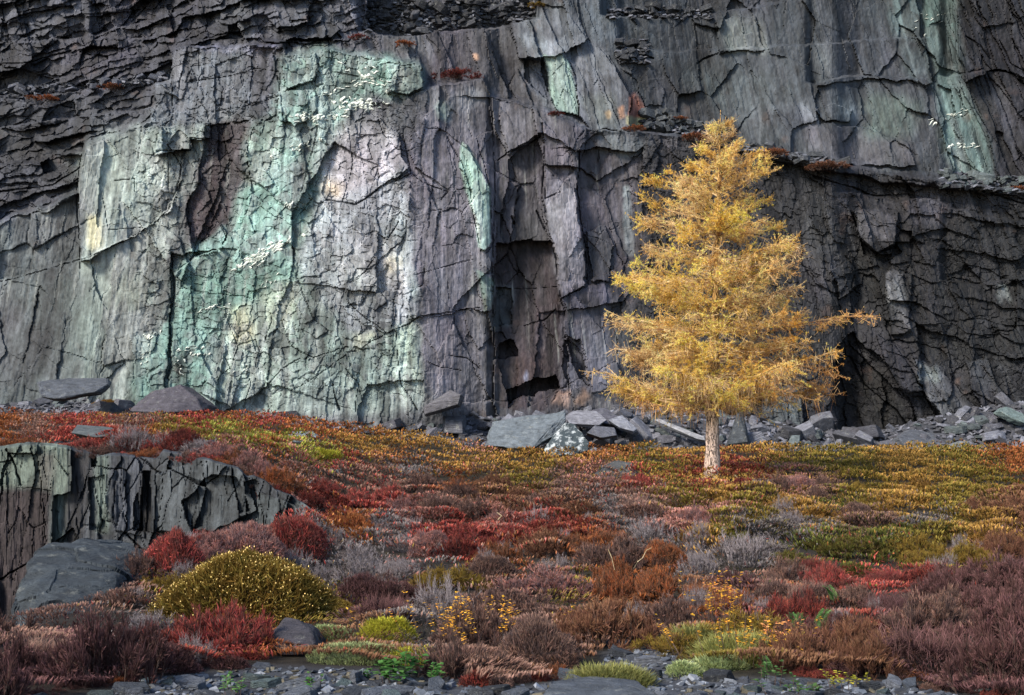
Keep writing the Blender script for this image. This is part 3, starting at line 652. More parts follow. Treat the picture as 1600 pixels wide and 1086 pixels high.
def cliff_fields(U, V):
    """depth of the rock in metres along Y and mineral colour with some shade painted in, for points of the face"""
    wu = U + 5 * fbm(U / 26, V / 26, 4, 1) + 1.3 * fbm(U / 5, V / 5, 2, 3)
    wv = V + 5 * fbm(U / 26, V / 26, 4, 9) + 1.3 * fbm(U / 5, V / 5, 2, 13)
    h = (600 - V) * 44 / F_PX
    D = interp(U, [(-700, 45), (0, 42.7), (280, 42.3), (500, 41.7), (640, 41.5), (760, 41.9), (780, 42.4), (880, 42.4), (900, 42.5), (1100, 43.4), (1300, 43.3), (1340, 43.9),
                   (1420, 43.7), (1600, 43.6), (2300, 42)]) + np.where(h > 0, 0.14 * h, 0.02 * h)
    # the long ledge that runs across the whole face, then the smaller ones
    tv = interp(wu, TIER)
    D = D + 1.7 * sstep(0, 4, tv - wv) + 0.03 * np.clip(tv - wv, 0, 12)
    for line, off in LEDGES:
        if off == 0: continue
        lv = interp(wu, line)
        inside = sstep(line[0][0] - 14, line[0][0], U) * (1 - sstep(line[-1][0], line[-1][0] + 14, U))
        D = D + off * sstep(0, 3, lv - wv) * inside * np.exp(-np.clip(lv - wv, 0, 400) / 160)
    part = np.zeros(U.shape, np.int16)
    qu = wu + 5 * fbm(U / 30, V / 40, 2, 87); qv = wv + 6 * fbm(U / 24, V / 40, 2, 89)
    for k, (poly, off, lu, lv, isp) in enumerate(PIECES):
        m = inpoly(qu, qv, poly)
        cu = sum(p[0] for p in poly) / len(poly); cv = sum(p[1] for p in poly) / len(poly)
        D = D + m * (off + lu * 2.2 * (U - cu) + lv * 2.2 * (V - cv))
        if isp: part[m] = k + 1
    # how broken the rock is, place by place
    left = sstep(-6, 6, tv - V) * sstep(600, 540, U)
    right_hi = sstep(-6, 6, tv - V) * sstep(960, 1010, U)
    mid_hi = np.clip(sstep(-6, 6, tv - V) - left - right_hi, 0, 1)
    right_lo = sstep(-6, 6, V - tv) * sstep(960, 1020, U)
    buttress = np.clip(1 - left - right_hi - right_lo - mid_hi, 0, 1)
    splint = sstep(300, 350, U) * sstep(680, 640, U) * sstep(410, 470, V)
    teal = sstep(190, 240, U) * sstep(680, 620, U) * sstep(640, 600, V) * buttress
    tone = np.zeros(U.shape)
    hue = np.zeros(U.shape)
    shear = interp(U, [(-700, .2), (0, .17), (300, .10), (650, .0), (900, -.07), (1100, -.22), (1600, -.30), (2300, -.3)])
    Us = U + shear * (V - 300)
    wx = Us + 5 * fbm(U / 70, V / 90, 2, 21) + 3.2 * fbm(U / 9, V / 11, 3, 23); wy = V + 5 * fbm(U / 70, V / 70, 2, 25) + 3.2 * fbm(U / 11, V / 9, 3, 27)

    def frac(su, sv, ang, off, tilt, crack, seed, weight, tn=0.1, lean=0.0):
        nonlocal D, tone, hue
        c, s = math.cos(math.radians(ang)), math.sin(math.radians(ang))
        x = (wx * c + wy * s) / su; y = (-wx * s + wy * c) / sv
        f1, f2, dx, dy, r1, r2, r3 = cells(x, y, seed)
        D = D + weight * (off * (r1 - 0.5) * 2 + tilt * ((r2 - 0.5) * 2 * dx + ((r3 - 0.5) * 2 - lean) * dy))
        e = f2 - f1
        broken = sstep(0.10, 0.34, fbm(U / 38 + seed, V / 46, 3, seed + 5))
        D = D + weight * crack * np.clip(1.1 - e / (1.0 / min(su, sv) + 0.005), 0, 1) * broken
        tone = tone + weight * tn * (r3 - 0.5) * 2
        hue = hue + weight * np.where(r2 > .72, .5, -.08)

    frac(120, 190, 4, .16, .34, .10, 101, buttress, .12)
    frac(46, 120, -4, .06, .15, .06, 111, buttress, .14)
    frac(15, 80, 3, .016, .03, .0, 121, buttress, .14)
    frac(26, 20, 14, .025, .05, .05, 125, buttress * sstep(.1, .5, fbm(U / 60, V / 60, 3, 127)), .12)
    frac(10, 70, 4, .022, .045, .0, 131, splint, .2)
    frac(26, 26, 30, .04, .09, .05, 141, teal, .2)
    frac(80, 26, -12, .26, .38, .08, 151, left, .18, .6)
    frac(28, 12, -16, .09, .15, .1, 161, left, .18, .5)
    frac(16, 80, -24, .10, .14, .0, 171, left * sstep(130, 60, V), .16)
    frac(34, 130, -18, .16, .26, .06, 181, mid_hi, .18)
    frac(11, 70, -14, .025, .045, .0, 191, mid_hi, .18)
    frac(60, 84, -2, .12, .24, .06, 201, right_hi, .16, .2)
    frac(14, 64, 0, .022, .045, .0, 211, right_hi, .18)
    frac(16, 150, -8, .16, .2, .1, 221, right_hi * sstep(1470, 1510, U), .15)
    frac(80, 140, 0, .22, .36, .06, 231, right_lo, .14, .2)
    frac(26, 64, 2, .09, .18, .04, 241, right_lo, .16, .2)
    frac(9, 44, 0, .016, .03, .0, 251, right_lo, .16)
    frac(13, 9, 12, .025, .06, .04, 265, np.clip(teal + right_lo + .7 * left, 0, 1), .16)
    frac(60, 26, 10, .12, .18, .05, 261, right_lo * sstep(1360, 1420, U) * sstep(600, 560, V), .15, .4)
    for line, w, dep in CRACKS:
        x0 = min(p[0] for p in line) - 12; x1 = max(p[0] for p in line) + 12
        y0 = min(p[1] for p in line) - 12; y1 = max(p[1] for p in line) + 12
        m = (U > x0) & (U < x1) & (V > y0) & (V < y1)
        if not m.any(): continue
        d = segdist(wu[m] * .4 + U[m] * .6, wv[m] * .4 + V[m] * .6, line)
        ww = w * (0.1 + 0.95 * vn(U[m] / 20, V[m] / 20, 31))
        D[m] += .34 * dep * np.clip(1.15 - d / ww, 0, 1)
    # uneven surface: broad swells, grain that runs down the face, small roughness
    D = D + 0.15 * fbm(U / 60, V / 90, 3, 41) + 0.02 * fbm(Us / 8, V / 110, 3, 45) + 0.013 * fbm(Us / 3.2, V / 60, 2, 47) + 0.02 * fbm(U / 4, V / 6, 2, 49)
    # colour
    C = np.empty(U.shape + (3,)); C[:] = hexc('#4b4d56', G)
    pwx = 11 * fbm(U / 40, V / 46, 3, 81) + 6 * fbm(Us / 6, V / 40, 2, 83); pwy = 16 * fbm(Us / 9, V / 60, 3, 85)
    pmod = 0.45 * fbm(Us / 7, V / 60, 4, 53) + 0.35 * fbm(U / 24, V / 24, 3, 55)
    for poly, hx, al, wob, fe in PAINT:
        x0 = min(p[0] for p in poly) - 30; x1 = max(p[0] for p in poly) + 30
        y0 = min(p[1] for p in poly) - 30; y1 = max(p[1] for p in poly) + 30
        ci = np.where((U[0] > x0) & (U[0] < x1))[0]; ri = np.where((V[:, 0] > y0) & (V[:, 0] < y1))[0]
        if len(ci) == 0 or len(ri) == 0: continue
        sl = (slice(ri[0], ri[-1] + 1), slice(ci[0], ci[-1] + 1))
        k = wob / 6.0
        big = min(1.0, wob / 6.0)
        m = inpoly(U[sl] + (wu[sl] - U[sl]) * k + big * pwx[sl], V[sl] + (wv[sl] - V[sl]) * k + big * pwy[sl], poly).astype(float)
        m = blur(m, fe + (2 if wob > 4 else 0)) * al
        m = np.clip(m * (1 + pmod[sl]), 0, 1)
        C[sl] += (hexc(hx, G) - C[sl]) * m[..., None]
    streak = fbm(Us / 4.5, V / 130, 4, 57)
    streak2 = fbm(Us / 13, V / 190, 3, 59)
    mott = fbm(U / 12, V / 14, 4, 63)
    C = C * (1 + .42 * fbm(Us / 95, V / 150, 3, 91))[..., None] * (1 + fbm(U / 70, V / 90, 3, 93)[..., None] * np.array([.10, -.04, .06]))
    val = 1 + tone * 1.25 + 0.42 * streak + 0.36 * streak2 + 0.36 * mott + 0.22 * fbm(U / 3.2, V / 5, 2, 79)
    C = C * np.clip(val, 0.35, 1.9)[..., None]
    C = C + (C.mean(-1, keepdims=True) - C) * (.2 + .22 * np.clip((C[..., 1:2] - C[..., 0:1]) / (C[..., 1:2] + 1e-4) * 2.2, 0, 1))
    C = C * np.array([.97, .985, 1.05]) * (1 - .42 * right_lo - .26 * right_hi - .2 * left)[..., None] * (1 - .22 * sstep(1150, 1600, U) * sstep(330, 230, V))[..., None]  # last factor darkens the upper right: rock tone plus painted vignette
    greyed = np.clip(hue, -1, 1)[..., None]
    C = C + (C.mean(-1, keepdims=True) * np.array([.98, .97, 1.06]) * .85 - C) * np.clip(greyed * .5, 0, .4)
    # pale lime wash that trickles down in places
    pale = np.clip(fbm(Us / 5, V / 90, 4, 65) * 1.6 - 0.55, 0, 1) * np.clip(0.5 + fbm(U / 110, V / 110, 2, 67), 0, 1) * (0.12 + 0.88 * buttress)
    C = C + (hexc('#b4bbba', G) - C) * (0.75 * pale)[..., None]
    dark = np.clip(fbm(Us / 6, V / 150, 4, 69) * 1.7 - 0.5, 0, 1) * np.clip(0.5 + fbm(U / 90, V / 120, 2, 73), 0, 1)
    C = C + (hexc('#2c2a2e', G) - C) * (0.7 * dark)[..., None]
    rust = np.clip(fbm(U / 30, V / 36, 4, 75) * 2 - 1.0, 0, 1)
    C = C + (hexc('#7a5f50', G) - C) * (0.4 * rust)[..., None]
    return D, np.clip(C, 0.004, 0.85), part


CU = np.concatenate([np.linspace(-520, -260, 26, endpoint=False), np.arange(-260, -16, 3.5), np.arange(-16, 1616, 1.55), np.arange(1617, 1870, 3.5), np.linspace(1871, 2120, 26)])
CV = np.concatenate([np.linspace(-170, -12, 24, endpoint=False), np.arange(-12, 722, 1.42), np.linspace(723, 760, 8)])
CUg, CVg = np.meshgrid(CU, CV)
CD, CC, CPART = cliff_fields(CUg, CVg)


def cliff_depth(px, py):
    i = int(np.clip(np.searchsorted(CV, py), 0, len(CV) - 1)); j = int(np.clip(np.searchsorted(CU, px), 0, len(CU) - 1))
    return float(CD[i, j])


def build_cliff():
    a, b = ray(CUg, CVg)
    ny, nx = CUg.shape
    V = np.stack([(a * CD).ravel(), CD.ravel(), (CAMZ + b * CD).ravel()], 1)
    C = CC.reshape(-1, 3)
    i = (np.arange(ny - 1)[:, None] * nx + np.arange(nx - 1)[None, :]).ravel()
    Fc = np.stack([i, i + nx, i + nx + 1, i + 1], 1)
    pid = CPART[:-1, :-1].ravel()

    def sub(sel):
        f = Fc[sel]
        u, inv = np.unique(f, return_inverse=True)
        return V[u], inv.reshape(f.shape), C[u]
    v, f, c = sub(pid == 0)
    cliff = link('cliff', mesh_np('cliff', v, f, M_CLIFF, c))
    tag(cliff, 'tall blasted slate quarry cliff with green copper-coloured buttress and stepped ledges', kind='structure')
    for k in range(1, len(PIECES) + 1):
        sel = pid == k
        if sel.sum() < 60: continue
        v, f, c = sub(sel)
        link('rock_slab', mesh_np('rock_slab', v, f, M_CLIFF, c), cliff)
    return cliff


CLIFF = build_cliff()


# white quartz veins standing a little proud of the face
def quartz(cx, cy, w, h, slope, n, seed, th=1.6):
    r = random.Random(seed)
    V = []; Fc = []
    for q in range(n):
        x = cx + r.gauss(0, w * 0.28); y = cy + r.gauss(0, h * 0.3) + slope * (x - cx)
        L = r.uniform(0.05, 0.17) * w
        ang = slope + r.gauss(0, 0.22)
        k = r.randint(4, 7)
        t = r.uniform(0.6, 2.0) * th
        wob = r.uniform(0, 9)
        rows = []
        for s in range(k):
            q_ = s / (k - 1)
            px = x + (q_ - .5) * L; py = y + (q_ - .5) * L * ang + math.sin(q_ * 4 + wob) * t * .5
            tt = t * (0.25 + math.sin(math.pi * min(max(q_, .08), .92))) * r.uniform(.6, 1.3)
            d = min(cliff_depth(px, py), cliff_depth(px, py - 2), cliff_depth(px, py + 2)) 
            rows.append([P(px, py - tt, d + .04), P(px, py - tt * .2, d - .03), P(px, py + tt, d + .04)])
        b0 = len(V)
        for rr in rows: V.extend(rr)
        for s in range(k - 1):
            for e in range(2):
                p = b0 + s * 3 + e
                Fc.append((p, p + 1, p + 4, p + 3))
    me = mesh_np('quartz_vein', np.array([tuple(v) for v in V]), np.array(Fc), M_QUARTZ)
    link('quartz_vein', me, CLIFF)


for q_ in [(552, 166, 74, 14, -.05, 30, 1, 2.0), (560, 158, 60, 10, .1, 16, 2, 1.6), (490, 184, 66, 12, .02, 26, 3, 1.8), (520, 182, 60, 6, 0, 12, 4, 1.4), (470, 228, 44, 12, -.3, 16, 5, 1.5),
           (452, 322, 34, 8, -.1, 10, 6, 1.5), (408, 398, 88, 16, -.42, 44, 7, 1.8), (385, 414, 60, 8, -.3, 14, 8, 1.6), (330, 482, 66, 7, -.2, 16, 9, 1.3), (292, 546, 50, 7, -.15, 10, 10, 1.2),
           (316, 553, 40, 6, -.1, 10, 11, 1.3), (228, 556, 24, 40, .1, 14, 12, 1.5), (238, 524, 34, 8, -.3, 10, 13, 1.4), (574, 118, 70, 22, .35, 22, 14, 1.4), (540, 136, 60, 10, -.25, 14, 15, 1.4),
           (606, 138, 18, 30, .6, 8, 16, 1.5), (1452, 30, 40, 30, -.25, 12, 17, 1.2), (1484, 178, 56, 16, -.4, 12, 18, 1.3), (1510, 228, 56, 8, -.05, 14, 19, 1.6), (278, 568, 30, 30, .3, 8, 20, 1.3),
           (416, 440, 30, 12, -.5, 6, 21, 1.6), (380, 578, 40, 8, -.3, 5, 22, 1.2)]:
    quartz(*q_)


# ------------------------------------------------------------------ the lower rock face at the left of the hollow
def build_lower_face():
    us = np.arange(-170, 506, 1.6); ts = np.linspace(0, 1, 230)
    top = interp(us, [(-200, 700), (0, 697), (60, 690), (150, 706), (245, 712), (256, 704), (330, 718), (372, 728), (386, 742), (410, 748), (430, 765), (456, 772), (480, 790), (500, 806)])
    U, T = np.meshgrid(us, ts)
    bot = interp(us, [(-200, 1040), (150, 1000), (300, 900), (420, 850), (510, 836)])
    V = top[None, :] + T * (bot - top)[None, :]
    V = V + 3 * fbm(U / 20, U * 0 + 3, 3, 301) * (1 - T)
    D = face_depth(U)
    wu = U + 5 * fbm(U / 24, V / 24, 3, 303); wv = V + 5 * fbm(U / 24, V / 24, 3, 305)
    for poly, off, l in [([(-200, 690), (114, 690), (110, 770), (85, 770), (60, 1040), (-200, 1040)], -.22, 0.0), ([(150, 712), (205, 706), (230, 760), (226, 840), (180, 830), (164, 780)], -.12, .002),
                         ([(222, 738), (236, 736), (236, 830), (216, 832)], .22, 0), ([(206, 790), (216, 770), (222, 830), (208, 830)], .15, 0), ([(236, 745), (330, 712), (378, 728), (400, 800), (330, 830), (236, 830)], -.35, .001),
                         ([(284, 782), (330, 740), (372, 745), (390, 800), (300, 830)], .1, .001), ([(140, 745), (165, 740), (165, 830), (140, 830)], .12, 0), ([(-200, 764), (78, 764), (50, 1040), (-200, 1040)], .18, .001),
                         ([(400, 770), (440, 778), (480, 800), (500, 840), (420, 840)], -.2, 0), ([(380, 750), (400, 748), (404, 830), (384, 830)], .15, 0)]:
        m = inpoly(wu, wv, poly)
        D = D + m * (off + l * (U - 200))
    tone = 0
    for su, sv, ang, off, tl, cr, sd in [(60, 140, 8, .10, .16, .14, 311), (20, 90, 6, .03, .06, .05, 321), (8, 22, 0, .006, .015, .0, 331)]:
        c, s = math.cos(math.radians(ang)), math.sin(math.radians(ang))
        f1, f2, dx, dy, r1, r2, r3 = cells((wu * c + wv * s) / su, (-wu * s + wv * c) / sv, sd)
        D = D + off * (r1 - .5) * 2 + tl * ((r2 - .5) * 2 * dx + (r3 - .5) * dy) + cr * np.clip(1 - (f2 - f1) / (1.0 / su + .01), 0, 1) * (r1 > .5)
        tone = tone + .14 * (r3 - .5) * 2
    d = segdist(wu, wv, [(10, 700), (22, 725), (30, 745), (36, 760)])
    D = D + .15 * np.clip(1.2 - d / 1.5, 0, 1) + .035 * fbm(U / 5, V / 50, 3, 341)
    D = D + .35 * sstep(.02, 0, T) ** 2
    C = np.empty(U.shape + (3,)); C[:] = hexc('#4b5057', G)
    for poly, hx, al, fe in [([(-200, 690), (112, 690), (110, 770), (-200, 764)], '#74827b', 1, 4), ([(-200, 764), (82, 764), (60, 1040), (-200, 1040)], '#40383b', .95, 5),
                             ([(60, 706), (90, 706), (80, 764), (56, 764)], '#5a4f50', .6, 4), ([(84, 770), (110, 740), (104, 850), (80, 960), (66, 1000)], '#6f7d76', .8, 4),
                             ([(112, 700), (146, 700), (130, 850), (96, 850)], '#3b3b40', .8, 4), ([(150, 712), (172, 712), (172, 830), (150, 830)], '#6e7d78', .8, 3), ([(172, 712), (236, 706), (236, 830), (172, 830)], '#4d525c', 1, 3),
                             ([(222, 738), (238, 736), (238, 832), (214, 832)], '#232326', .9, 2), ([(238, 740), (330, 714), (400, 740), (404, 840), (238, 840)], '#545b61', 1, 3), ([(390, 770), (500, 790), (500, 860), (400, 850)], '#5c656a', .9, 3)]:  # near-black strip paints the shade in the narrow upright slot
        m = blur(inpoly(wu, wv, poly).astype(float), fe) * al
        C += (hexc(hx, G) - C) * m[..., None]
    C = .7 * C * np.clip(1 + tone + .6 * fbm((U + .15 * V) / 5, V / 110, 4, 351) + .5 * fbm((U + .15 * V) / 16, V / 140, 3, 355) + .3 * fbm(U / 4, V / 4, 2, 353), .25, 2.1)[..., None]
    a, b = ray(U, V)
    Vx = np.stack([(a * D).ravel(), D.ravel(), (CAMZ + b * D).ravel()], 1)
    ny, nx = U.shape
    # a cap that runs back from the lip into the shelf behind
    capX = a[0] * (D[0] + 1.3); capY = D[0] + 1.3
    capZ = np.minimum(CAMZ + b[0] * D[0] - .05, zg(capX, capY) - .03)
    cap = np.stack([capX, capY, capZ], 1)
    Vx = np.concatenate([cap, Vx]); C = np.concatenate([C[0], C.reshape(-1, 3)])
    ny += 1
    i = (np.arange(ny - 1)[:, None] * nx + np.arange(nx - 1)[None, :]).ravel()
    Fc = np.stack([i, i + nx, i + nx + 1, i + 1], 1)
    o = link('rock_face', mesh_np('rock_face', Vx, Fc, M_FACE, C))
    tag(o, 'low streaked slate wall dropping from the heather shelf into the hollow at the left', kind='structure')


build_lower_face()


# ------------------------------------------------------------------ stones
def hull_mesh(pts, name, bevel=0.0, rough=0.0, cuts=0, seed=0, facet=1.0):
    bm = bmesh.new()
    for p in pts: bm.verts.new(p)
    r = bmesh.ops.convex_hull(bm, input=bm.verts)
    dead = list({g for g in r['geom_interior'] + r['geom_unused'] if isinstance(g, bmesh.types.BMVert) and g.is_valid})
    if dead: bmesh.ops.delete(bm, geom=dead, context='VERTS')
    bmesh.ops.dissolve_limit(bm, angle_limit=0.03, verts=bm.verts, edges=bm.edges)
    if bevel > 0:
        bmesh.ops.bevel(bm, geom=bm.edges[:], offset=bevel, segments=1, affect='EDGES', clamp_overlap=True)
    if cuts:
        bmesh.ops.triangulate(bm, faces=bm.faces[:])
        for _ in range(cuts):
            bmesh.ops.subdivide_edges(bm, edges=bm.edges[:], cuts=1, use_grid_fill=True)
            bmesh.ops.triangulate(bm, faces=bm.faces[:])
        bm.normal_update()
        from mathutils import noise
        for v in bm.verts:
            k = noise.fractal(v.co * 1.6 + Vector((seed, 0, 0)), 1.0, 2.0, 4)
            st = noise.noise(Vector((v.co.x * 2, v.co.y * 2, v.co.z * 16)) + Vector((0, seed, 0)))
            q = noise.voronoi(Vector((v.co.x * 1.7, v.co.y * 1.7, v.co.z * 3.0)) * facet + Vector((seed, seed, 0)))[1][0]
            cs = math.sin(q.x * 127.1 + q.y * 311.7 + q.z * 74.7) * 43758.5
            v.co += v.normal * rough * (.7 * k + .5 * st + .7 * (cs - math.floor(cs) - .5))
    me = bpy.data.meshes.new(name)
    bm.to_mesh(me); bm.free()
    me.materials.append(M_SLATE)
    return me


def stone_px(name, label, cat, pts, colour, bevel=0.02, rough=0.03, cuts=2, back=None, seed=1):
    """corner points (px, py, depth); back pushes copies of them away to give the stone its body"""
    V = [P(*p) for p in pts]
    if back:
        V = V + [v + Vector((rnd.uniform(-.1, .1), back, -0.1)) for v in V]
    c = sum(V, Vector()) / len(V)
    c.z = min(v.z for v in V)
    o = link(name, hull_mesh([v - c for v in V], name, bevel, rough, cuts, seed))
    o.location = c
    o.color = (*hexc(colour, .66), 1)
    return tag(o, label, cat)


YB = 39.0
stone_px('slate_slab', 'long flat slate slab with pale top lying at the far left cliff foot', 'slab',
         [(58, 596, 38), (110, 590, 39.5), (166, 592, 39.5), (170, 600, 38.2), (150, 612, 37.6), (84, 624, 37.2), (62, 618, 37.4)], '#565c66', .04, .04, 3, .5)
stone_px('slate_slab', 'dark humped slate slab below the green cliff corner, with one pale lavender side', 'slab',
         [(202, 642, 38), (236, 612, 38.4), (282, 601, 38.6), (308, 622, 38), (330, 634, 38.6), (316, 642, 37.8), (250, 646, 37.4)], '#55535d', .03, .03, 3, 1.4)
stone_px('rock_block', 'tilted oblong slate block propped up at the foot of the grey-green buttress', 'block',
         [(661, 636, 40), (664, 648, 40), (716, 632, 39.6), (720, 616, 39.6), (704, 609, 40.6), (690, 618, 40.6), (668, 632, 40)], '#66666e', .02, .02, 2, 1.1)
stone_px('slate_slab', 'broad grey slate slab with wavy face rising beside the lichen boulder', 'slab',
         [(760, 697, 36), (768, 658, 37), (800, 662, 37.5), (846, 650, 37.4), (884, 642, 37), (884, 660, 36.6), (872, 678, 36.2), (838, 690, 36), (832, 700, 35.6)], '#6d7780', .03, .06, 3, .7, 4)
LICHEN = simple_noise_mat('lichen_rock', tuple(hexc('#39444a', .8)), tuple(hexc('#b4bcc0', .8)), 5.5, .8, .6)
LICHEN.node_tree.nodes['Color Ramp'].color_ramp.elements[0].position = .5
LICHEN.node_tree.nodes['Color Ramp'].color_ramp.elements[1].position = .6
o = stone_px('lichen_boulder', 'squat boulder blotched with white lichen at the right end of the broad slab', 'boulder',
             [(846, 704, 35), (872, 684, 35.2), (884, 660, 35.6), (900, 662, 35.6), (918, 690, 35), (921, 704, 34.8), (900, 712, 34.6), (862, 711, 34.6)], '#7b8585', .04, .07, 3, 1.0, 9)
o.data.materials[0] = LICHEN
stone_px('pointed_slab', 'upright pointed slate slab standing just to the right of the larch trunk', 'slab',
         [(1138, 694, 39), (1153, 644, 39.4), (1160, 641, 39.6), (1176, 702, 38.8), (1168, 690, 38.6)], '#464c53', .01, .015, 2, .35)
stone_px('slate_slab', 'pale tilted slate slab in the scree left of the larch', 'slab',
         [(950, 656, 40), (972, 648, 40.6), (996, 670, 40), (990, 674, 39.6), (968, 668, 39.6)], '#9a9eaa', .01, .02, 2, .3)
stone_px('slate_slab', 'flat pale-topped slate slab resting on scree behind the lichen boulder', 'slab',
         [(884, 652, 40), (900, 641, 40.8), (932, 642, 40.8), (948, 656, 40), (936, 664, 39.6), (890, 662, 39.6)], '#8b8d98', .01, .02, 2, .2)
stone_px('slate_plank', 'long thin pale slate plank sloping down through scree to the larch trunk', 'slab',
         [(1022, 656, 40.4), (1030, 654, 40.4), (1100, 682, 39.4), (1102, 688, 39.2), (1090, 686, 39.2)], '#a0a2a8', .005, .01, 2, .35)
stone_px('slate_slab', 'grey slab leaning behind the pale slab in the scree', 'slab',
         [(925, 640, 41), (944, 636, 41.2), (976, 656, 40.8), (960, 664, 40.3), (936, 660, 40.3)], '#62636f', .02, .03, 2, .4)
stone_px('slate_slab', 'low grey slab half sunk in orange heather below the scree', 'slab',
         [(916, 676, 38), (930, 664, 38.6), (960, 668, 38.8), (964, 680, 38.2), (940, 684, 37.8)], '#6d707b', .02, .03, 2, .5)
stone_px('flat_rock', 'pale blue-grey flat rock showing through bright green moss on the left shelf edge', 'rock',
         [(443, 684, 30), (456, 674, 31.2), (488, 674, 31.4), (498, 680, 30.8), (490, 690, 30), (456, 692, 29.6)], '#8b9aa2', .02, .03, 3, .4)
stone_px('rock', 'dark rounded rock in red heather to the left of the larch', 'rock',
         [(934, 744, 26.4), (942, 726, 26.8), (964, 718, 27), (990, 722, 26.8), (1000, 740, 26.4), (990, 748, 26), (950, 750, 26)], '#54585c', .05, .05, 3, .6)
stone_px('flat_rock', 'low smooth grey rock at the right side of the larch roots', 'rock',
         [(1158, 752, 25), (1172, 745, 25.4), (1206, 749, 25.2), (1226, 760, 24.6), (1200, 766, 24.3), (1168, 760, 24.5)], '#7a7a80', .03, .02, 3, .5)
stone_px('boulder', 'rounded dark boulder with a pale top in front of the big olive bush', 'boulder',
         [(427, 1000, 7.8), (430, 982, 7.9), (446, 966, 8.05), (468, 970, 8.0), (484, 988, 7.85), (489, 1008, 7.7), (470, 1020, 7.6), (442, 1020, 7.6)], '#4a4850', .05, .035, 3, .25, 3)
stone_px('rock_outcrop', 'large sloping grey rock outcrop below the streaked wall at the left', 'rock',
         [(4, 990, 9.2), (22, 930, 9.7), (30, 925, 9.9), (46, 872, 10.3), (58, 862, 10.6), (88, 850, 11), (120, 849, 11.2), (156, 853, 11.2), (166, 872, 10.5), (120, 880, 10.2), (70, 890, 10.0), (186, 902, 10.0), (180, 950, 9.5),
          (110, 930, 9.5), (60, 950, 9.3), (150, 1000, 9.0), (60, 1010, 8.8)], '#3c444b', .02, .07, 5, 1.0, 6)
stone_px('slate_slab', 'flat slate slab jutting over the stony break on the left shelf', 'slab',
         [(110, 676, 21.4), (120, 664, 22.4), (176, 668, 22.2), (180, 680, 21.2), (150, 683, 20.9)], '#5c6366', .015, .02, 2, .4)
stone_px('slate_slab', 'big flat slab of slate at the bottom edge of the view below the brown heather', 'slab',
         [(836, 1092, 5.55), (860, 1066, 6.0), (930, 1056, 6.2), (1000, 1062, 6.1), (1040, 1086, 5.6), (960, 1100, 5.4)], '#5a616b', .02, .015, 3, .3)
stone_px('slate_slab', 'slanted slab at the lower right cliff foot, flat side up', 'slab',
         [(1404, 684, 40), (1424, 670, 41), (1456, 676, 41), (1472, 696, 39.8), (1420, 702, 39.4)], '#5b606a', .02, .03, 2, .5)
stone_px('slate_slab', 'greenish slab leaning at the right edge of the photo on the cliff-foot scree', 'slab',
         [(1562, 642, 41), (1572, 634, 41.4), (1600, 646, 41), (1606, 662, 40.4), (1586, 656, 40.6)], '#6d7f80', .02, .03, 2, .4)
stone_px('slate_slab', 'long narrow slab lying across the scree at the right', 'slab',
         [(1478, 696, 39.6), (1500, 688, 40), (1514, 690, 40), (1508, 698, 39.5), (1486, 701, 39.3)], '#7a8288', .01, .02, 2, .25)
stone_px('stone', 'small turquoise-grey stone at the bottom right corner under dark heather', 'stone',
         [(1516, 1070, 6.2), (1528, 1062, 6.3), (1558, 1064, 6.3), (1562, 1074, 6.1), (1530, 1078, 6.0)], '#6d8585', .01, .01, 2, .12)

# slate pieces that the scree and the stony strips are made of
SLATES = []
for k in range(14):
    r = random.Random(100 + k)
    n = r.randint(5, 7); th = r.uniform(.12, .34); el = r.uniform(.45, .9)
    pts = []
    for i in range(n):
        an = 2 * math.pi * (i + r.uniform(-.3, .3)) / n
        q = r.uniform(.75, 1.1) * .5
        pts.append(Vector((math.cos(an) * q, math.sin(an) * q * el, r.uniform(-.04, .04))))
        pts.append(Vector((math.cos(an) * q * r.uniform(.8, 1), math.sin(an) * q * el * r.uniform(.8, 1), th + r.uniform(-.06, .06))))
    SLATES.append(hull_mesh(pts, 'slate_piece', .012))


def slate(name, label, group, loc, size, colour, tilt=.35, cat='slate', parent=None, yaw=None):
    o = bpy.data.objects.new(name, rnd.choice(SLATES))
    COL.objects.link(o)
    o.location = loc
    o.rotation_euler = (rnd.gauss(0, tilt), rnd.gauss(0, tilt), rnd.uniform(0, 6.28) if yaw is None else yaw)
    o.scale = (size, size * rnd.uniform(.7, 1.1), size * rnd.uniform(.6, 1.2))
    c = hexc(colour, .62) * rnd.uniform(.6, 1.5)
    o.color = (*np.clip(c, 0, .8), 1)
    if parent is not None: o.parent = parent
    else: tag(o, label, cat, group)
    return o


ZONES = [(0, 200, 26, 'far left cliff foot'), (440, 640, 12, 'under the pale green buttress'), (640, 790, 36, 'under the purple-grey buttress'), (790, 940, 30, 'behind the lichen boulder'),
         (940, 1110, 44, 'left of the larch trunk'), (1120, 1310, 50, 'right of the larch trunk'), (1310, 1450, 26, 'under the black right hollow'), (1450, 1640, 50, 'far right cliff foot')]
for x0, x1, n, where in ZONES:
    for i in range(n):
        px = rnd.uniform(x0, x1)
        Y = 39.7 + 3.0 * rnd.random() ** .8
        X = (px - 800) / F_PX * Y
        z = float(zg(np.array([X]), np.array([Y]))[0])
        s = min(1.5, max(.28, rnd.lognormvariate(-.62, .5)))
        cn, cc = rnd.choice([('grey', '#63656f'), ('dark', '#55565f'), ('blue-grey', '#6e717c'), ('charcoal', '#4c4e56'), ('pale', '#7d808c'), ('greenish', '#5a6468')])
        sz = 'small' if s < .5 else ('mid-sized' if s < .8 else 'large')
        slate('scree_block', '%s %s slate block in the scree, %s' % (sz, cn, where), 'scree blocks, ' + where, (X, Y, z + .02), s, cc, .42)


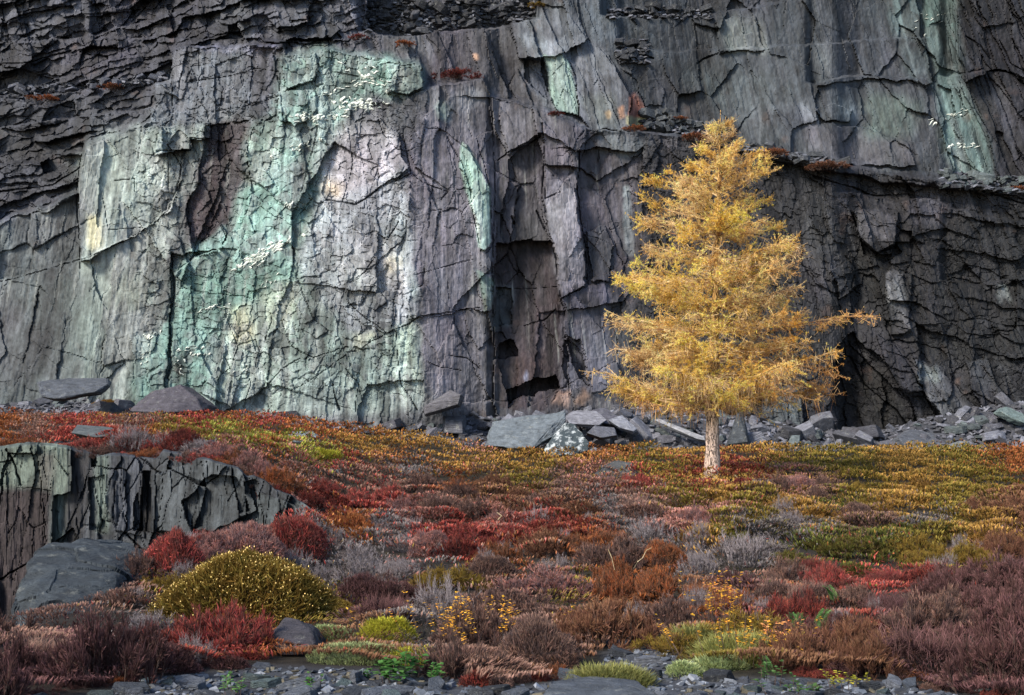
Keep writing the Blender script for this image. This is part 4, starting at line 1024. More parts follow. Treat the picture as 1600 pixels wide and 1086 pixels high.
def bits(name, label, pts_sizes, colours, flat=.4, parent=None):
    """uncountable small fragments as one mesh"""
    n = len(pts_sizes)
    base = np.array([[-.5, -.35, 0], [.5, -.3, 0], [.55, .3, 0], [-.4, .38, 0], [-.42, -.28, .22], [.4, -.25, .25], [.42, .2, .2], [-.33, .3, .24]])
    fc = np.array([[0, 3, 2, 1], [4, 5, 6, 7], [0, 1, 5, 4], [1, 2, 6, 5], [2, 3, 7, 6], [3, 0, 4, 7]])
    V = np.zeros((n, 8, 3)); C = np.zeros((n, 8, 3))
    for i, (p, s) in enumerate(pts_sizes):
        R = np.array(Euler((rnd.gauss(0, flat), rnd.gauss(0, flat), rnd.uniform(0, 6.28))).to_matrix())
        b = base * (1 + RNG.uniform(-.25, .25, base.shape)) * s
        V[i] = b @ R.T + np.array(p)
        C[i] = hexc(rnd.choice(colours), .8) * rnd.uniform(.6, 1.4)
    Fc = (fc[None] + 8 * np.arange(n)[:, None, None]).reshape(-1, 4)
    o = link(name, mesh_np(name, V.reshape(-1, 3), Fc, M_SLATE_BITS, np.clip(C, 0, .8).reshape(-1, 3)), parent)
    tag(o, label, kind='stuff')
    return o


pl = []
for i in range(3600):
    px = rnd.uniform(-60, 1660)
    if 200 < px < 640 and rnd.random() < .75: continue
    Y = 39.3 + 3.6 * rnd.random()
    X = (px - 800) / F_PX * Y
    pl.append(((X, Y, 0), rnd.uniform(.1, .34)))
zz = zg(np.array([p[0][0] for p in pl]), np.array([p[0][1] for p in pl]))
pl = [((p[0], p[1], z), s) for (p, s), z in zip(pl, zz)]
bits('scree', 'small broken slate filling the scree along the cliff foot', pl, ['#5a5c66', '#4a4c54', '#6b6e79', '#3f4148'])

# debris lying on the ledges of the cliff
LEDGE_DEBRIS = [((570, 835), lambda x: interp(x, [(570, 2), (835, 0)]), lambda x: interp(x, [(570, 50), (640, 56), (835, 30)]), 90, '#42454d', 'black slate heap'),
                ((1000, 1135), lambda x: interp(x, [(1000, 168), (1135, 205)]), lambda x: interp(x, [(1000, 198), (1135, 222)]), 45, '#555b62', ''),
                ((1150, 1330), lambda x: interp(x, [(1150, 226), (1330, 255)]), lambda x: interp(x, [(1150, 240), (1330, 264)]), 24, '#4f545c', ''),
                ((1470, 1610), lambda x: interp(x, [(1470, 268), (1610, 280)]), lambda x: interp(x, [(1470, 292), (1610, 306)]), 34, '#566064', ''),
                ((950, 1110), lambda x: 14 + 0 * x, lambda x: 30 + 0 * x, 26, '#41454c', ''), ((965, 1010), lambda x: 62 + 0 * x, lambda x: 100 + 0 * x, 14, '#3c4048', ''),
                ((0, 260), lambda x: interp(x, [(0, 140), (260, 118)]), lambda x: interp(x, [(0, 154), (260, 128)]), 26, '#575c6a', '')]
small = []
for (x0, x1), f0, f1, n, c, nm in LEDGE_DEBRIS:
    for i in range(n):
        px = rnd.uniform(x0, x1); py = rnd.uniform(float(f0(px)), float(f1(px)))
        d = cliff_depth(px, py)
        slate('ledge_slate', None, None, P(px, py, d - .1), rnd.uniform(.28, .85), c, .3, parent=CLIFF)
    for i in range(n * 6):
        px = rnd.uniform(x0, x1); py = rnd.uniform(float(f0(px)), float(f1(px)))
        small.append((tuple(P(px, py, cliff_depth(px, py) - .05)), rnd.uniform(.12, .35)))
bits('ledge_rubble', None, small, ['#42454d', '#52555e', '#33363c', '#646873'], .3, CLIFF)


# ------------------------------------------------------------------ the larch
TY = 26.0
M_BARK = None


def bark_material():
    m, nt, b = mat_base('larch_bark', .9)
    L = nt.links.new
    tc = N(nt, 'ShaderNodeTexCoord')
    mp = N(nt, 'ShaderNodeMapping'); mp.inputs['Scale'].default_value = (9, 9, 2.2)
    L(tc.outputs['Object'], mp.inputs['Vector'])
    vo = N(nt, 'ShaderNodeTexVoronoi'); vo.feature = 'DISTANCE_TO_EDGE'; vo.inputs['Scale'].default_value = 2.2
    n1 = N(nt, 'ShaderNodeTexNoise'); n1.inputs['Scale'].default_value = 2.5; n1.inputs['Detail'].default_value = 8
    L(mp.outputs[0], n1.inputs['Vector'])
    ad = N(nt, 'ShaderNodeVectorMath', operation='ADD'); L(mp.outputs[0], ad.inputs[0]); L(n1.outputs['Color'], ad.inputs[1]); L(ad.outputs[0], vo.inputs['Vector'])
    at = N(nt, 'ShaderNodeAttribute'); at.attribute_name = 'Col'
    r = N(nt, 'ShaderNodeMapRange'); r.inputs['From Max'].default_value = .09; r.inputs['To Min'].default_value = .18; r.inputs['To Max'].default_value = 1.15
    L(vo.outputs['Distance'], r.inputs['Value'])
    r2 = N(nt, 'ShaderNodeMapRange'); r2.inputs['From Min'].default_value = .3; r2.inputs['From Max'].default_value = .7; r2.inputs['To Min'].default_value = .7; r2.inputs['To Max'].default_value = 1.3
    L(n1.outputs['Fac'], r2.inputs['Value'])
    mu = N(nt, 'ShaderNodeMath', operation='MULTIPLY'); L(r.outputs[0], mu.inputs[0]); L(r2.outputs[0], mu.inputs[1])
    sc = N(nt, 'ShaderNodeVectorMath', operation='SCALE'); L(at.outputs['Color'], sc.inputs[0]); L(mu.outputs[0], sc.inputs['Scale'])
    L(sc.outputs[0], b.inputs['Base Color'])
    bp = N(nt, 'ShaderNodeBump'); bp.inputs['Strength'].default_value = 1; bp.inputs['Distance'].default_value = .03
    L(r.outputs[0], bp.inputs['Height']); L(bp.outputs[0], b.inputs['Normal'])
    return m


M_BARK = bark_material()
M_TWIG = foliage_attr_mat('larch_twig', .0)
M_NEEDLE = foliage_attr_mat('larch_needle', .5)


def frame(d):
    d = d / (np.linalg.norm(d, axis=-1, keepdims=True) + 1e-9)
    up = np.zeros_like(d); up[..., 2] = 1
    par = np.abs(d[..., 2]) > .9
    up[par] = (1, 0, 0)
    s = np.cross(d, up); s /= (np.linalg.norm(s, axis=-1, keepdims=True) + 1e-9)
    return d, s, np.cross(s, d)


def prisms(A, B, ra, rb):
    """three-sided tapered sticks from A to B"""
    d, s, t = frame(B - A)
    n = len(A)
    V = np.zeros((n, 6, 3))
    for k in range(3):
        c, q = math.cos(k * 2.0944), math.sin(k * 2.0944)
        o = s * c + t * q
        V[:, k] = A + o * ra[:, None]; V[:, 3 + k] = B + o * rb[:, None]
    fc = np.array([[0, 1, 4, 3], [1, 2, 5, 4], [2, 0, 3, 5]])
    Fc = (fc[None] + 6 * np.arange(n)[:, None, None]).reshape(-1, 4)
    return V.reshape(-1, 3), Fc


def build_larch():
    base = P(1113, 748, TY)
    ground_z = float(zg(np.array([base.x]), np.array([TY]))[0])
    root = bpy.data.objects.new('larch_tree', None)
    COL.objects.link(root)
    root.location = (base.x, TY, ground_z)
    tag(root, 'lone golden autumn larch with a pale trunk, standing in heather before the cliff', 'tree')
    s = TY / F_PX
    ro = np.array([base.x, TY, ground_z])

    def tx(py):    # trunk axis in local coordinates
        px = interp(py, [(170, 1126), (250, 1124), (400, 1120), (560, 1115), (650, 1113), (760, 1113)])
        a, b = ray(px, py)
        return np.array([float(a) * TY, TY, CAMZ + float(b) * TY]) - ro

    def trad(py):
        return float(interp(py, [(172, .006), (250, .02), (400, .06), (520, .095), (600, .125), (650, .128), (700, .148), (735, .172), (752, .21), (765, .25)]))
    rows = np.concatenate([np.linspace(172, 600, 40), np.linspace(606, 764, 34)])
    ns = 28
    V = []; C = []
    for i, py in enumerate(rows):
        c = tx(py); r = trad(py)
        for k in range(ns):
            an = 2 * math.pi * k / ns
            q = 1 + .10 * float(fbm(np.array(k * .9), np.array(py / 14.), 2, 401)) + (.16 * math.cos(an * 5 + 1) if py > 742 else 0) * min(1, (py - 742) / 16)
            V.append(c + np.array([math.cos(an) * r * q, math.sin(an) * r * q, 0]))
            w = float(np.clip((py - 610) / 70, 0, 1)); n = float(vn(np.array(k * .6), np.array(py / 9.), 405))
            up = hexc('#b8935c', .85) * (.6 + .7 * n); lo = hexc('#bca79a', .9) * (.7 + .5 * n)
            C.append(up * (1 - w) + lo * w)
    nr = len(rows)
    idx = np.arange((nr - 1) * ns).reshape(nr - 1, ns)
    nxt = np.roll(idx, -1, 1)
    Fc = np.stack([idx.ravel(), (idx + ns).ravel(), (nxt + ns).ravel(), nxt.ravel()], 1)
    link('trunk', mesh_np('trunk', np.array(V), Fc, M_BARK, np.array(C), True), root)

    LW = [(185, 10), (205, 18), (240, 38), (262, 52), (285, 74), (300, 100), (350, 112), (385, 122), (408, 132), (418, 176), (432, 132), (460, 140), (480, 158), (540, 152), (580, 152), (606, 164), (634, 150)]
    RW = [(185, 10), (205, 20), (240, 42), (262, 74), (285, 84), (300, 84), (350, 94), (380, 106), (400, 132), (420, 150), (440, 144), (465, 128), (500, 138), (540, 150), (575, 182), (610, 172), (620, 110), (634, 70)]
    specs = []
    NB = 120
    for i in range(NB):
        q = (i + .5) / NB
        py = 196 + (624 - 196) * q ** .92
        if py > 285: py = 285 + round((py - 285) / 36) * 36 + rnd.gauss(0, 5.5)
        az = i * 2.39996 + rnd.uniform(-.3, .3)
        specs.append([py, az, 1.0, 'full'])
    specs += [[508, 0.02, 1.9, 'long'], [520, 0.15, 1.35, 'bare'], [428, math.pi - .05, 1.2, 'full'], [432, math.pi + .06, 1.1, 'full'], [500, math.pi + .02, 1.05, 'full'], [535, math.pi - .1, 1.05, 'full'], [600, math.pi + .1, 1.08, 'full'], [560, -.1, 1.12, 'orange'], [585, .2, 1.1, 'orange'], [600, -.35, 1.06, 'orange'], [640, math.pi + .3, .95, 'bare'],
              [628, math.pi - .2, 1.05, 'bare'], [640, .3, 1.1, 'bare'], [632, -1.2, .6, 'bare'], [645, 2.2, .6, 'bare'], [470, .3, 1.1, 'full'], [300, math.pi + .1, 1.05, 'full'], [555, math.pi, 1.05, 'full'], [612, math.pi, 1.02, 'green']]
    twig_c = hexc('#7a5c46'); pale_c = hexc('#e0c698')
    for bi, (py, az, lm, kind) in enumerate(specs):
        cx = math.cos(az)
        lw = float(interp(py, LW)); rw = float(interp(py, RW))
        wside = abs(cx) ** .8
        mean = .5 * (lw + rw)
        Lpx = (rw if cx > 0 else lw) * wside + mean * (1 - wside)
        L = Lpx * s * lm * (rnd.uniform(.74, 1.1) if kind == 'full' else rnd.uniform(.85, 1.03))
        if kind == 'bare': L *= .95
        top = float(np.clip((420 - py) / 220, 0, 1))
        a0 = .75 * top + (-.04) * (1 - top) + rnd.uniform(-.06, .06)
        b0 = -.15 * top + .16 * (1 - top) + rnd.uniform(-.05, .08)
        if kind == 'long': a0, b0 = .0, .06
        if kind == 'orange': a0, b0 = .02, -.18
        st = tx(min(py + L / s * (.18 + .32 * top) * .5, 646) if kind in ('full', 'green') else py)
        hd = np.array([cx, math.sin(az), 0.0]); sd = np.array([-math.sin(az), cx, 0.0])
        k = 9
        t = np.linspace(0, 1, k)
        wig = .04 * L * np.cumsum(RNG.normal(0, .35, k))
        path = st[None] + hd[None] * (L * t)[:, None] + sd[None] * (wig * t)[:, None]
        path[:, 2] += L * (a0 * t + b0 * t * t) + .015 * L * np.sin(t * 9 + bi)
        r0 = max(.007, .012 * L + .007) * (.45 if kind in ('long', 'bare') else 1)
        A = [path[:-1]]; B = [path[1:]]
        RA = [r0 * (1 - t[:-1] * .85)]; RB = [r0 * (1 - t[1:] * .85)]
        sparse = kind == 'bare'
        nsec = int((18 if not sparse else 12) * max(.55, min(1.5, L / 1.4))) + 3
        ts = np.sort(RNG.uniform(.10 if not sparse else .25, 1.0, nsec))
        ptsA = np.stack([np.interp(ts, t, path[:, j]) for j in range(3)], 1)
        sgn = np.where(np.arange(nsec) % 2 == 0, 1, -1) * np.where(RNG.random(nsec) < .12, -1, 1)
        sl = (L * .38 * (1.04 - ts) ** .7 + .10) * RNG.uniform(.6, 1.2, nsec)
        if kind == 'long': sl = np.minimum(sl, .36)
        dirs = hd[None] * RNG.uniform(.35, .9, nsec)[:, None] + sd[None] * (sgn * RNG.uniform(.3, 1., nsec))[:, None]
        dirs[:, 2] += RNG.uniform(-.45, .45, nsec) + .35 * top
        dirs /= np.linalg.norm(dirs, axis=1, keepdims=True)
        # secondary twigs in three pieces, the far end turning down or up
        nseg = 3
        prev = ptsA
        segA = []; segB = []
        for g in range(nseg):
            d2 = dirs.copy(); d2[:, 2] += (g - .6) * RNG.uniform(-.28, .22, nsec)
            nx_ = prev + d2 * (sl / nseg)[:, None]
            A.append(prev); B.append(nx_); rr = .0045 * (1 - g / 3.2)
            RA.append(np.full(nsec, rr + .0012)); RB.append(np.full(nsec, rr))
            segA.append(prev); segB.append(nx_)
            prev = nx_
        sA = np.concatenate(segA + [path[4:-1]]); sB = np.concatenate(segB + [path[5:]])
        # short side shoots
        ntr = int(len(sA) * 2.2)
        wch = RNG.integers(0, len(sA), ntr); q = RNG.random(ntr)[:, None]
        tA = sA[wch] * (1 - q) + sB[wch] * q
        base_d = sB[wch] - sA[wch]; base_d /= (np.linalg.norm(base_d, axis=1, keepdims=True) + 1e-9)
        td = base_d * .6 + RNG.normal(0, .55, (ntr, 3)); td[:, 2] += (-.12 if py > 380 else .25)
        td /= np.linalg.norm(td, axis=1, keepdims=True)
        tl = RNG.uniform(.07, .26, ntr) * (.7 if top > .6 else 1)
        tB = tA + td * tl[:, None]
        A.append(tA); B.append(tB); RA.append(np.full(ntr, .0035)); RB.append(np.full(ntr, .002))
        # fine hanging twigs under the lowest boughs
        if py > 560:
            nh = int(60 * L / 2)
            wch = RNG.integers(0, len(sA), nh)
            hA = sA[wch]; hB = hA + RNG.normal(0, .05, (nh, 3)); hB[:, 2] -= RNG.uniform(.08, .38, nh)
            A.append(hA); B.append(hB); RA.append(np.full(nh, .0035)); RB.append(np.full(nh, .0022))
        A = np.concatenate(A); B = np.concatenate(B); RA = np.concatenate(RA); RB = np.concatenate(RB)
        V, Fc = prisms(A, B, RA, RB)
        tcv = np.repeat((twig_c[None] + (pale_c - twig_c)[None] * RNG.random(len(A))[:, None] ** 1.5), 6, 0)
        if kind in ('bare', 'long', 'orange'): tcv = tcv * np.array([1.25, 1.08, .95])
        br = link('branch', mesh_np('branch', V, Fc, M_TWIG, tcv), root)
        # needles in tufts along the shoots
        dens = {'full': 1.0, 'green': .75, 'orange': .55, 'long': .32, 'bare': .25}[kind]
        nA = np.concatenate([sA, tA]); nB = np.concatenate([sB, tB])
        ln = np.linalg.norm(nB - nA, axis=1)
        clump = np.clip(-.45 + 2.7 * vn(nA[:, 0] * 3.2 + bi, nA[:, 2] * 4 + nA[:, 1] * 2.6, 419), .04, 1.7)
        cnt = RNG.poisson(ln / .057 * dens * clump)
        w = np.repeat(np.arange(len(nA)), cnt)
        if len(w) == 0: continue
        q = RNG.random(len(w))[:, None]
        pos = nA[w] * (1 - q) + nB[w] * q
        dirn = nB[w] - nA[w]; dirn /= (np.linalg.norm(dirn, axis=1, keepdims=True) + 1e-9)
        per = 4
        pos = np.repeat(pos, per, 0); dirn = np.repeat(dirn, per, 0)
        nd = dirn * .35 + RNG.normal(0, .6, dirn.shape); nd[:, 2] += .25
        nd /= np.linalg.norm(nd, axis=1, keepdims=True)
        ln = RNG.uniform(.03, .062, len(pos))[:, None]
        side = np.cross(nd, RNG.normal(0, 1, nd.shape)); side /= (np.linalg.norm(side, axis=1, keepdims=True) + 1e-9)
        wd = RNG.uniform(.0035, .0062, len(pos))[:, None]
        Vn = np.stack([pos - side * wd, pos + side * wd, pos + nd * ln], 1).reshape(-1, 3)
        Fn = np.arange(len(Vn)).reshape(-1, 3)
        gold = hexc('#fbd06a', 1.05); tan = hexc('#f6ce96', 1.05); green = hexc('#ccbe58'); org = hexc('#eaac70'); amber = hexc('#f8bc44', 1.05)
        tmix = vn(pos[:, 0] * 1.5 + 50, pos[:, 2] * 1.5 + pos[:, 1], 411)
        gmix = vn(pos[:, 0] * 1.1 + 20, pos[:, 2] * 1.3 + pos[:, 1] * .8 + 9, 415)
        c = gold[None] + (tan - gold)[None] * np.clip(tmix * 2 - .7, 0, 1)[:, None]
        c = c + (amber - c) * np.clip(gmix * 2.4 - 1.3, 0, 1)[:, None]
        gl = np.clip((.45 - gmix) * 2.2, 0, 1) * np.clip((2.9 - pos[:, 2]) / 1.6, 0.12, 1)
        if kind == 'green': gl = np.clip(gl + .7, 0, 1)
        c = c + (green - c) * gl[:, None]
        if kind in ('orange', 'long', 'bare'): c = c + (org - c) * .7
        elif cx > .5 and py > 480: c = c + (org - c) * .3
        c = c * (RNG.uniform(.62, 1.3, len(c)) * np.clip(.45 + 1.15 * vn(pos[:, 0] * 4.5 + 3, pos[:, 2] * 5 + pos[:, 1] * 3, 423), .5, 1.35))[:, None]
        cn = np.repeat(np.clip(c, 0, .9), 3, 0)
        link('needles', mesh_np('needles', Vn, Fn, M_NEEDLE, cn), br)


build_larch()
lp = P(1113, 748, TY)
lx = lp.x + RNG.normal(0, 1.1, 2600); ly = TY + RNG.normal(0, 1.0, 2600)
lz = zg(lx, ly) + RNG.uniform(.02, .2, 2600)
lv = np.stack([lx, ly, lz], 1)
l3 = (lv[:, None] + RNG.normal(0, .018, (2600, 3, 3))).reshape(-1, 3)
tag(link('needle_litter', mesh_np('needle_litter', l3, np.arange(7800).reshape(-1, 3), M_NEEDLE, np.tile(hexc('#d8b060'), (7800, 1)))), 'fallen golden needles on the heather round the larch trunk', kind='stuff')

# ------------------------------------------------------------------ heather
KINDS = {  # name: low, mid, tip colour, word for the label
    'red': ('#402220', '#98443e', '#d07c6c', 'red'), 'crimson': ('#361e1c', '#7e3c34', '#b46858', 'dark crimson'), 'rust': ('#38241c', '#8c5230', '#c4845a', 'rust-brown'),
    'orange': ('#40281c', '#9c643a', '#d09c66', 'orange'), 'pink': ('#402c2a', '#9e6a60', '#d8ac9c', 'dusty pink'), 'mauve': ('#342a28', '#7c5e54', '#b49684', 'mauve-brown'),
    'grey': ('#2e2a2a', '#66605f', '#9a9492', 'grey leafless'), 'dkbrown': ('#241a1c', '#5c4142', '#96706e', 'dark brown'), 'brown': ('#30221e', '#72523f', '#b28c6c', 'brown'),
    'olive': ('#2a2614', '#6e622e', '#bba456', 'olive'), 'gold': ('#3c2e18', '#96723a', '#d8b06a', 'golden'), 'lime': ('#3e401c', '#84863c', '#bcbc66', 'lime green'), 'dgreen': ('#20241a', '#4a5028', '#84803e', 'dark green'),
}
VG = 0.93
SECOND = {'red': '#6a4a46', 'crimson': '#4e3434', 'rust': '#6e5648', 'orange': '#8a4c36', 'pink': '#77666a', 'mauve': '#544848', 'grey': '#574c4e', 'dkbrown': '#54403e', 'brown': '#6e4c40', 'olive': '#7a6030', 'gold': '#7c6034', 'lime': '#77722e', 'dgreen': '#5a4c2c'}
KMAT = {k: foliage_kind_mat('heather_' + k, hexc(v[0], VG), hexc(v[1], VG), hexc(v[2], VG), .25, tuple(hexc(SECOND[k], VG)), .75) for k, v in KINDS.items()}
M_STEM = simple_noise_mat('heather_stem', tuple(hexc('#2c2220')), tuple(hexc('#5c4c46')), 20, .9)
M_GREYTWIG = simple_noise_mat('dead_twig', tuple(hexc('#625a5c', .7)), tuple(hexc('#a39a9e', .8)), 12, .9)
M_FIELD = foliage_attr_mat('heather_field', .25)

MAP = [(10, 640, 'rust'), (60, 645, 'mauve'), (120, 650, 'red'), (165, 628, 'gold'), (215, 650, 'mauve'), (255, 690, 'gold'), (290, 680, 'olive'), (330, 655, 'red'), (370, 655, 'rust'), (420, 660, 'red'), (460, 668, 'rust'), (345, 662, 'lime'),
       (405, 685, 'lime'), (300, 720, 'crimson'), (240, 690, 'rust'), (210, 695, 'crimson'), (440, 690, 'lime'), (520, 660, 'rust'), (580, 665, 'orange'), (650, 675, 'gold'), (720, 680, 'gold'), (560, 700, 'gold'), (500, 710, 'lime'), (620, 700, 'orange'),
       (700, 700, 'gold'), (600, 690, 'gold'), (740, 690, 'pink'), (380, 710, 'pink'), (430, 700, 'rust'), (470, 735, 'mauve'), (420, 740, 'pink'), (430, 770, 'rust'), (480, 720, 'pink'), (540, 720, 'red'), (560, 740, 'mauve'), (600, 745, 'mauve'), (640, 735, 'grey'),
       (700, 750, 'rust'), (760, 740, 'brown'), (800, 735, 'olive'), (850, 740, 'olive'), (820, 720, 'gold'), (880, 712, 'gold'), (760, 715, 'gold'), (900, 745, 'pink'), (870, 750, 'mauve'), (960, 700, 'orange'), (920, 690, 'orange'), (1000, 710, 'olive'), (1060, 700, 'gold'),
       (1040, 730, 'olive'), (1000, 745, 'red'), (960, 752, 'mauve'), (1075, 742, 'crimson'), (1160, 738, 'crimson'), (1200, 700, 'gold'), (1250, 715, 'olive'), (1300, 710, 'olive'), (1400, 720, 'gold'), (1500, 720, 'olive'), (1580, 720, 'rust'), (1350, 735, 'olive'), (1450, 740, 'gold'),
       (1550, 740, 'olive'), (1180, 757, 'mauve'), (1240, 755, 'pink'), (1270, 762, 'mauve'), (1060, 768, 'olive'), (1130, 772, 'gold'), (1180, 778, 'olive'), (1100, 800, 'pink'), (1040, 825, 'pink'), (1020, 790, 'mauve'), (1000, 775, 'mauve'), (940, 785, 'grey'), (900, 780, 'mauve'), (880, 770, 'mauve'),
       (1300, 780, 'dgreen'), (1340, 770, 'olive'), (1400, 775, 'gold'), (1270, 790, 'gold'), (1350, 800, 'mauve'), (1430, 790, 'gold'), (1500, 790, 'olive'), (1570, 790, 'brown'), (1530, 830, 'gold'), (1440, 810, 'grey'), (1480, 770, 'olive'), (640, 765, 'mauve'), (700, 780, 'mauve'), (620, 775, 'red'),
       (560, 790, 'red'), (500, 805, 'crimson'), (590, 785, 'red'), (550, 825, 'orange'), (450, 835, 'red'), (400, 825, 'pink'), (330, 835, 'pink'), (260, 850, 'red'), (140, 838, 'red'), (200, 850, 'grey'), (310, 810, 'grey'), (620, 825, 'grey'), (650, 805, 'pink'), (680, 835, 'red'), (720, 830, 'red'),
       (740, 855, 'crimson'), (780, 805, 'pink'), (760, 770, 'brown'), (830, 815, 'red'), (850, 835, 'crimson'), (810, 785, 'brown'), (890, 825, 'crimson'), (900, 800, 'brown'), (560, 865, 'grey'), (600, 885, 'grey'), (650, 875, 'pink'), (500, 865, 'grey'), (690, 875, 'grey'), (740, 895, 'mauve'), (800, 875, 'rust'),
       (860, 865, 'brown'), (930, 855, 'rust'), (960, 865, 'mauve'), (1000, 885, 'rust'), (980, 845, 'grey'), (1060, 865, 'grey'), (1100, 875, 'grey'), (1130, 835, 'olive'), (1100, 855, 'gold'), (1170, 845, 'grey'), (1200, 855, 'grey'), (1160, 875, 'grey'), (1250, 855, 'dgreen'), (1240, 835, 'grey'), (1320, 865, 'dgreen'),
       (1400, 855, 'dgreen'), (1450, 845, 'olive'), (1470, 865, 'olive'), (1540, 865, 'brown'), (1580, 875, 'dkbrown'), (390, 905, 'olive'), (300, 915, 'olive'), (470, 935, 'olive'), (700, 905, 'olive'), (770, 915, 'mauve'), (720, 945, 'mauve'), (660, 955, 'grey'), (600, 935, 'dkbrown'), (840, 905, 'pink'), (880, 925, 'olive'),
       (920, 945, 'brown'), (820, 955, 'mauve'), (900, 975, 'mauve'), (960, 935, 'rust'), (1030, 925, 'rust'), (1020, 955, 'mauve'), (980, 975, 'brown'), (1070, 915, 'brown'), (1110, 935, 'rust'), (1160, 925, 'dkbrown'), (1200, 915, 'mauve'), (1260, 905, 'rust'), (1290, 895, 'red'), (1220, 955, 'crimson'), (1180, 955, 'dkbrown'),
       (1300, 935, 'mauve'), (1380, 895, 'red'), (1420, 895, 'crimson'), (1450, 925, 'dkbrown'), (1500, 905, 'dkbrown'), (1560, 935, 'dkbrown'), (1400, 965, 'dkbrown'), (1350, 965, 'crimson'), (1300, 975, 'dkbrown'), (1480, 965, 'mauve'), (1530, 1005, 'dkbrown'), (1430, 1015, 'dkbrown'), (1380, 1005, 'brown'), (340, 995, 'red'),
       (300, 1005, 'crimson'), (390, 975, 'rust'), (260, 1005, 'dkbrown'), (150, 1005, 'dkbrown'), (60, 1005, 'mauve'), (220, 965, 'grey'), (200, 930, 'mauve'), (100, 1045, 'dkbrown'), (30, 1065, 'dkbrown'), (200, 1035, 'dkbrown'), (1150, 1010, 'olive'), (1190, 1030, 'brown'), (950, 1050, 'brown'), (780, 1040, 'mauve'), (560, 1000, 'brown'), (860, 1030, 'mauve')]
MAPX = np.array([m[0] for m in MAP], float); MAPY = np.array([m[1] for m in MAP], float)
KN = list(KINDS); MAPK = np.array([KN.index(m[2]) for m in MAP])


def kind_at(px, py, jitter=14):
    px = np.atleast_1d(px) + RNG.normal(0, jitter, np.size(px)); py = np.atleast_1d(py) + RNG.normal(0, jitter * .5, np.size(py))
    best = np.full(px.shape, 1e18); kk = np.zeros(px.shape, int)
    for x, y, k in zip(MAPX, MAPY, MAPK):
        d = (px - x) ** 2 + ((py - y) * 1.7) ** 2
        m = d < best
        best = np.where(m, d, best); kk = np.where(m, k, kk)
    return kk


def sprigs(roots, dirs, length, width, rnd_r, tipw=0.3):
    """two crossed slender blades per sprig plus short side leaflets"""
    n = len(roots)
    d, s, t = frame(dirs)
    tip = roots + d * length[:, None]
    mid = roots + d * (length * .55)[:, None]
    w = width[:, None]
    V = np.stack([roots - s * w * .35, roots + s * w * .35, mid - s * w, mid + s * w, tip,
                  mid - t * w, mid + t * w, tip + d * .004, roots - t * w * .3], 1)
    fc = np.array([[0, 1, 3], [0, 3, 2], [2, 3, 4], [5, 6, 7], [8, 6, 5]])
    Fc = (fc[None] + 9 * np.arange(n)[:, None, None]).reshape(-1, 3)
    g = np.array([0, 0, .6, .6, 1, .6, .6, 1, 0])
    C = np.zeros((n, 9, 3)); C[:, :, 0] = rnd_r[:, None]; C[:, :, 1] = g[None] ; C[:, :, 2] = RNG.random(n)[:, None]
    return V.reshape(-1, 3), Fc, C.reshape(-1, 3)


def dome_points(n, H, seed, lump=.25):
    r = np.random.default_rng(seed)
    an = r.uniform(0, 2 * math.pi, n); rad = np.sqrt(r.random(n))
    x = rad * np.cos(an); y = rad * np.sin(an)
    prof = (1 - rad ** 2.4) ** .6
    lumpn = 1 + lump * 1.6 * fbm(x * 2.2 + seed, y * 2.2, 3, seed)
    edge = 1 + .3 * fbm(np.cos(an) * 1.3 + seed, np.sin(an) * 1.3, 2, seed + 3)
    return x * edge, y * edge, H * prof * lumpn, rad, r


def make_heather(seed, n=4400, H=.55, lng=(.06, .15), wid=.0052, spread=.8, lump=.25):
    x, y, z, rad, r = dome_points(n, H, seed, lump)
    big = np.where(r.random(n) < .3, 1.7, 1.0)
    L = r.uniform(*lng, n) * big
    d = np.stack([x * spread, y * spread, .55 + .5 * (1 - rad)], 1) + r.normal(0, .42, (n, 3))
    d /= np.linalg.norm(d, axis=1, keepdims=True)
    depth = r.random(n) ** 1.6 * .3
    roots = np.stack([x, y, z], 1) * (1 - depth[:, None] * .8) - d * (L * .7)[:, None]
    roots[:, 2] = np.maximum(roots[:, 2], -.03)
    V, Fc, C = sprigs(roots, d, L, np.full(n, wid) * r.uniform(.7, 1.4, n) * big ** .6, r.random(n))
    fol = mesh_np('foliage', V, Fc, KMAT['red'], C)
    m = 90
    i = r.integers(0, n, m)
    A = np.stack([x[i] * .12, y[i] * .12, np.full(m, -.04)], 1); B = roots[i]
    V, Fc = prisms(A, B, np.full(m, .009), np.full(m, .004))
    return fol, mesh_np('stems', V, Fc, M_STEM)


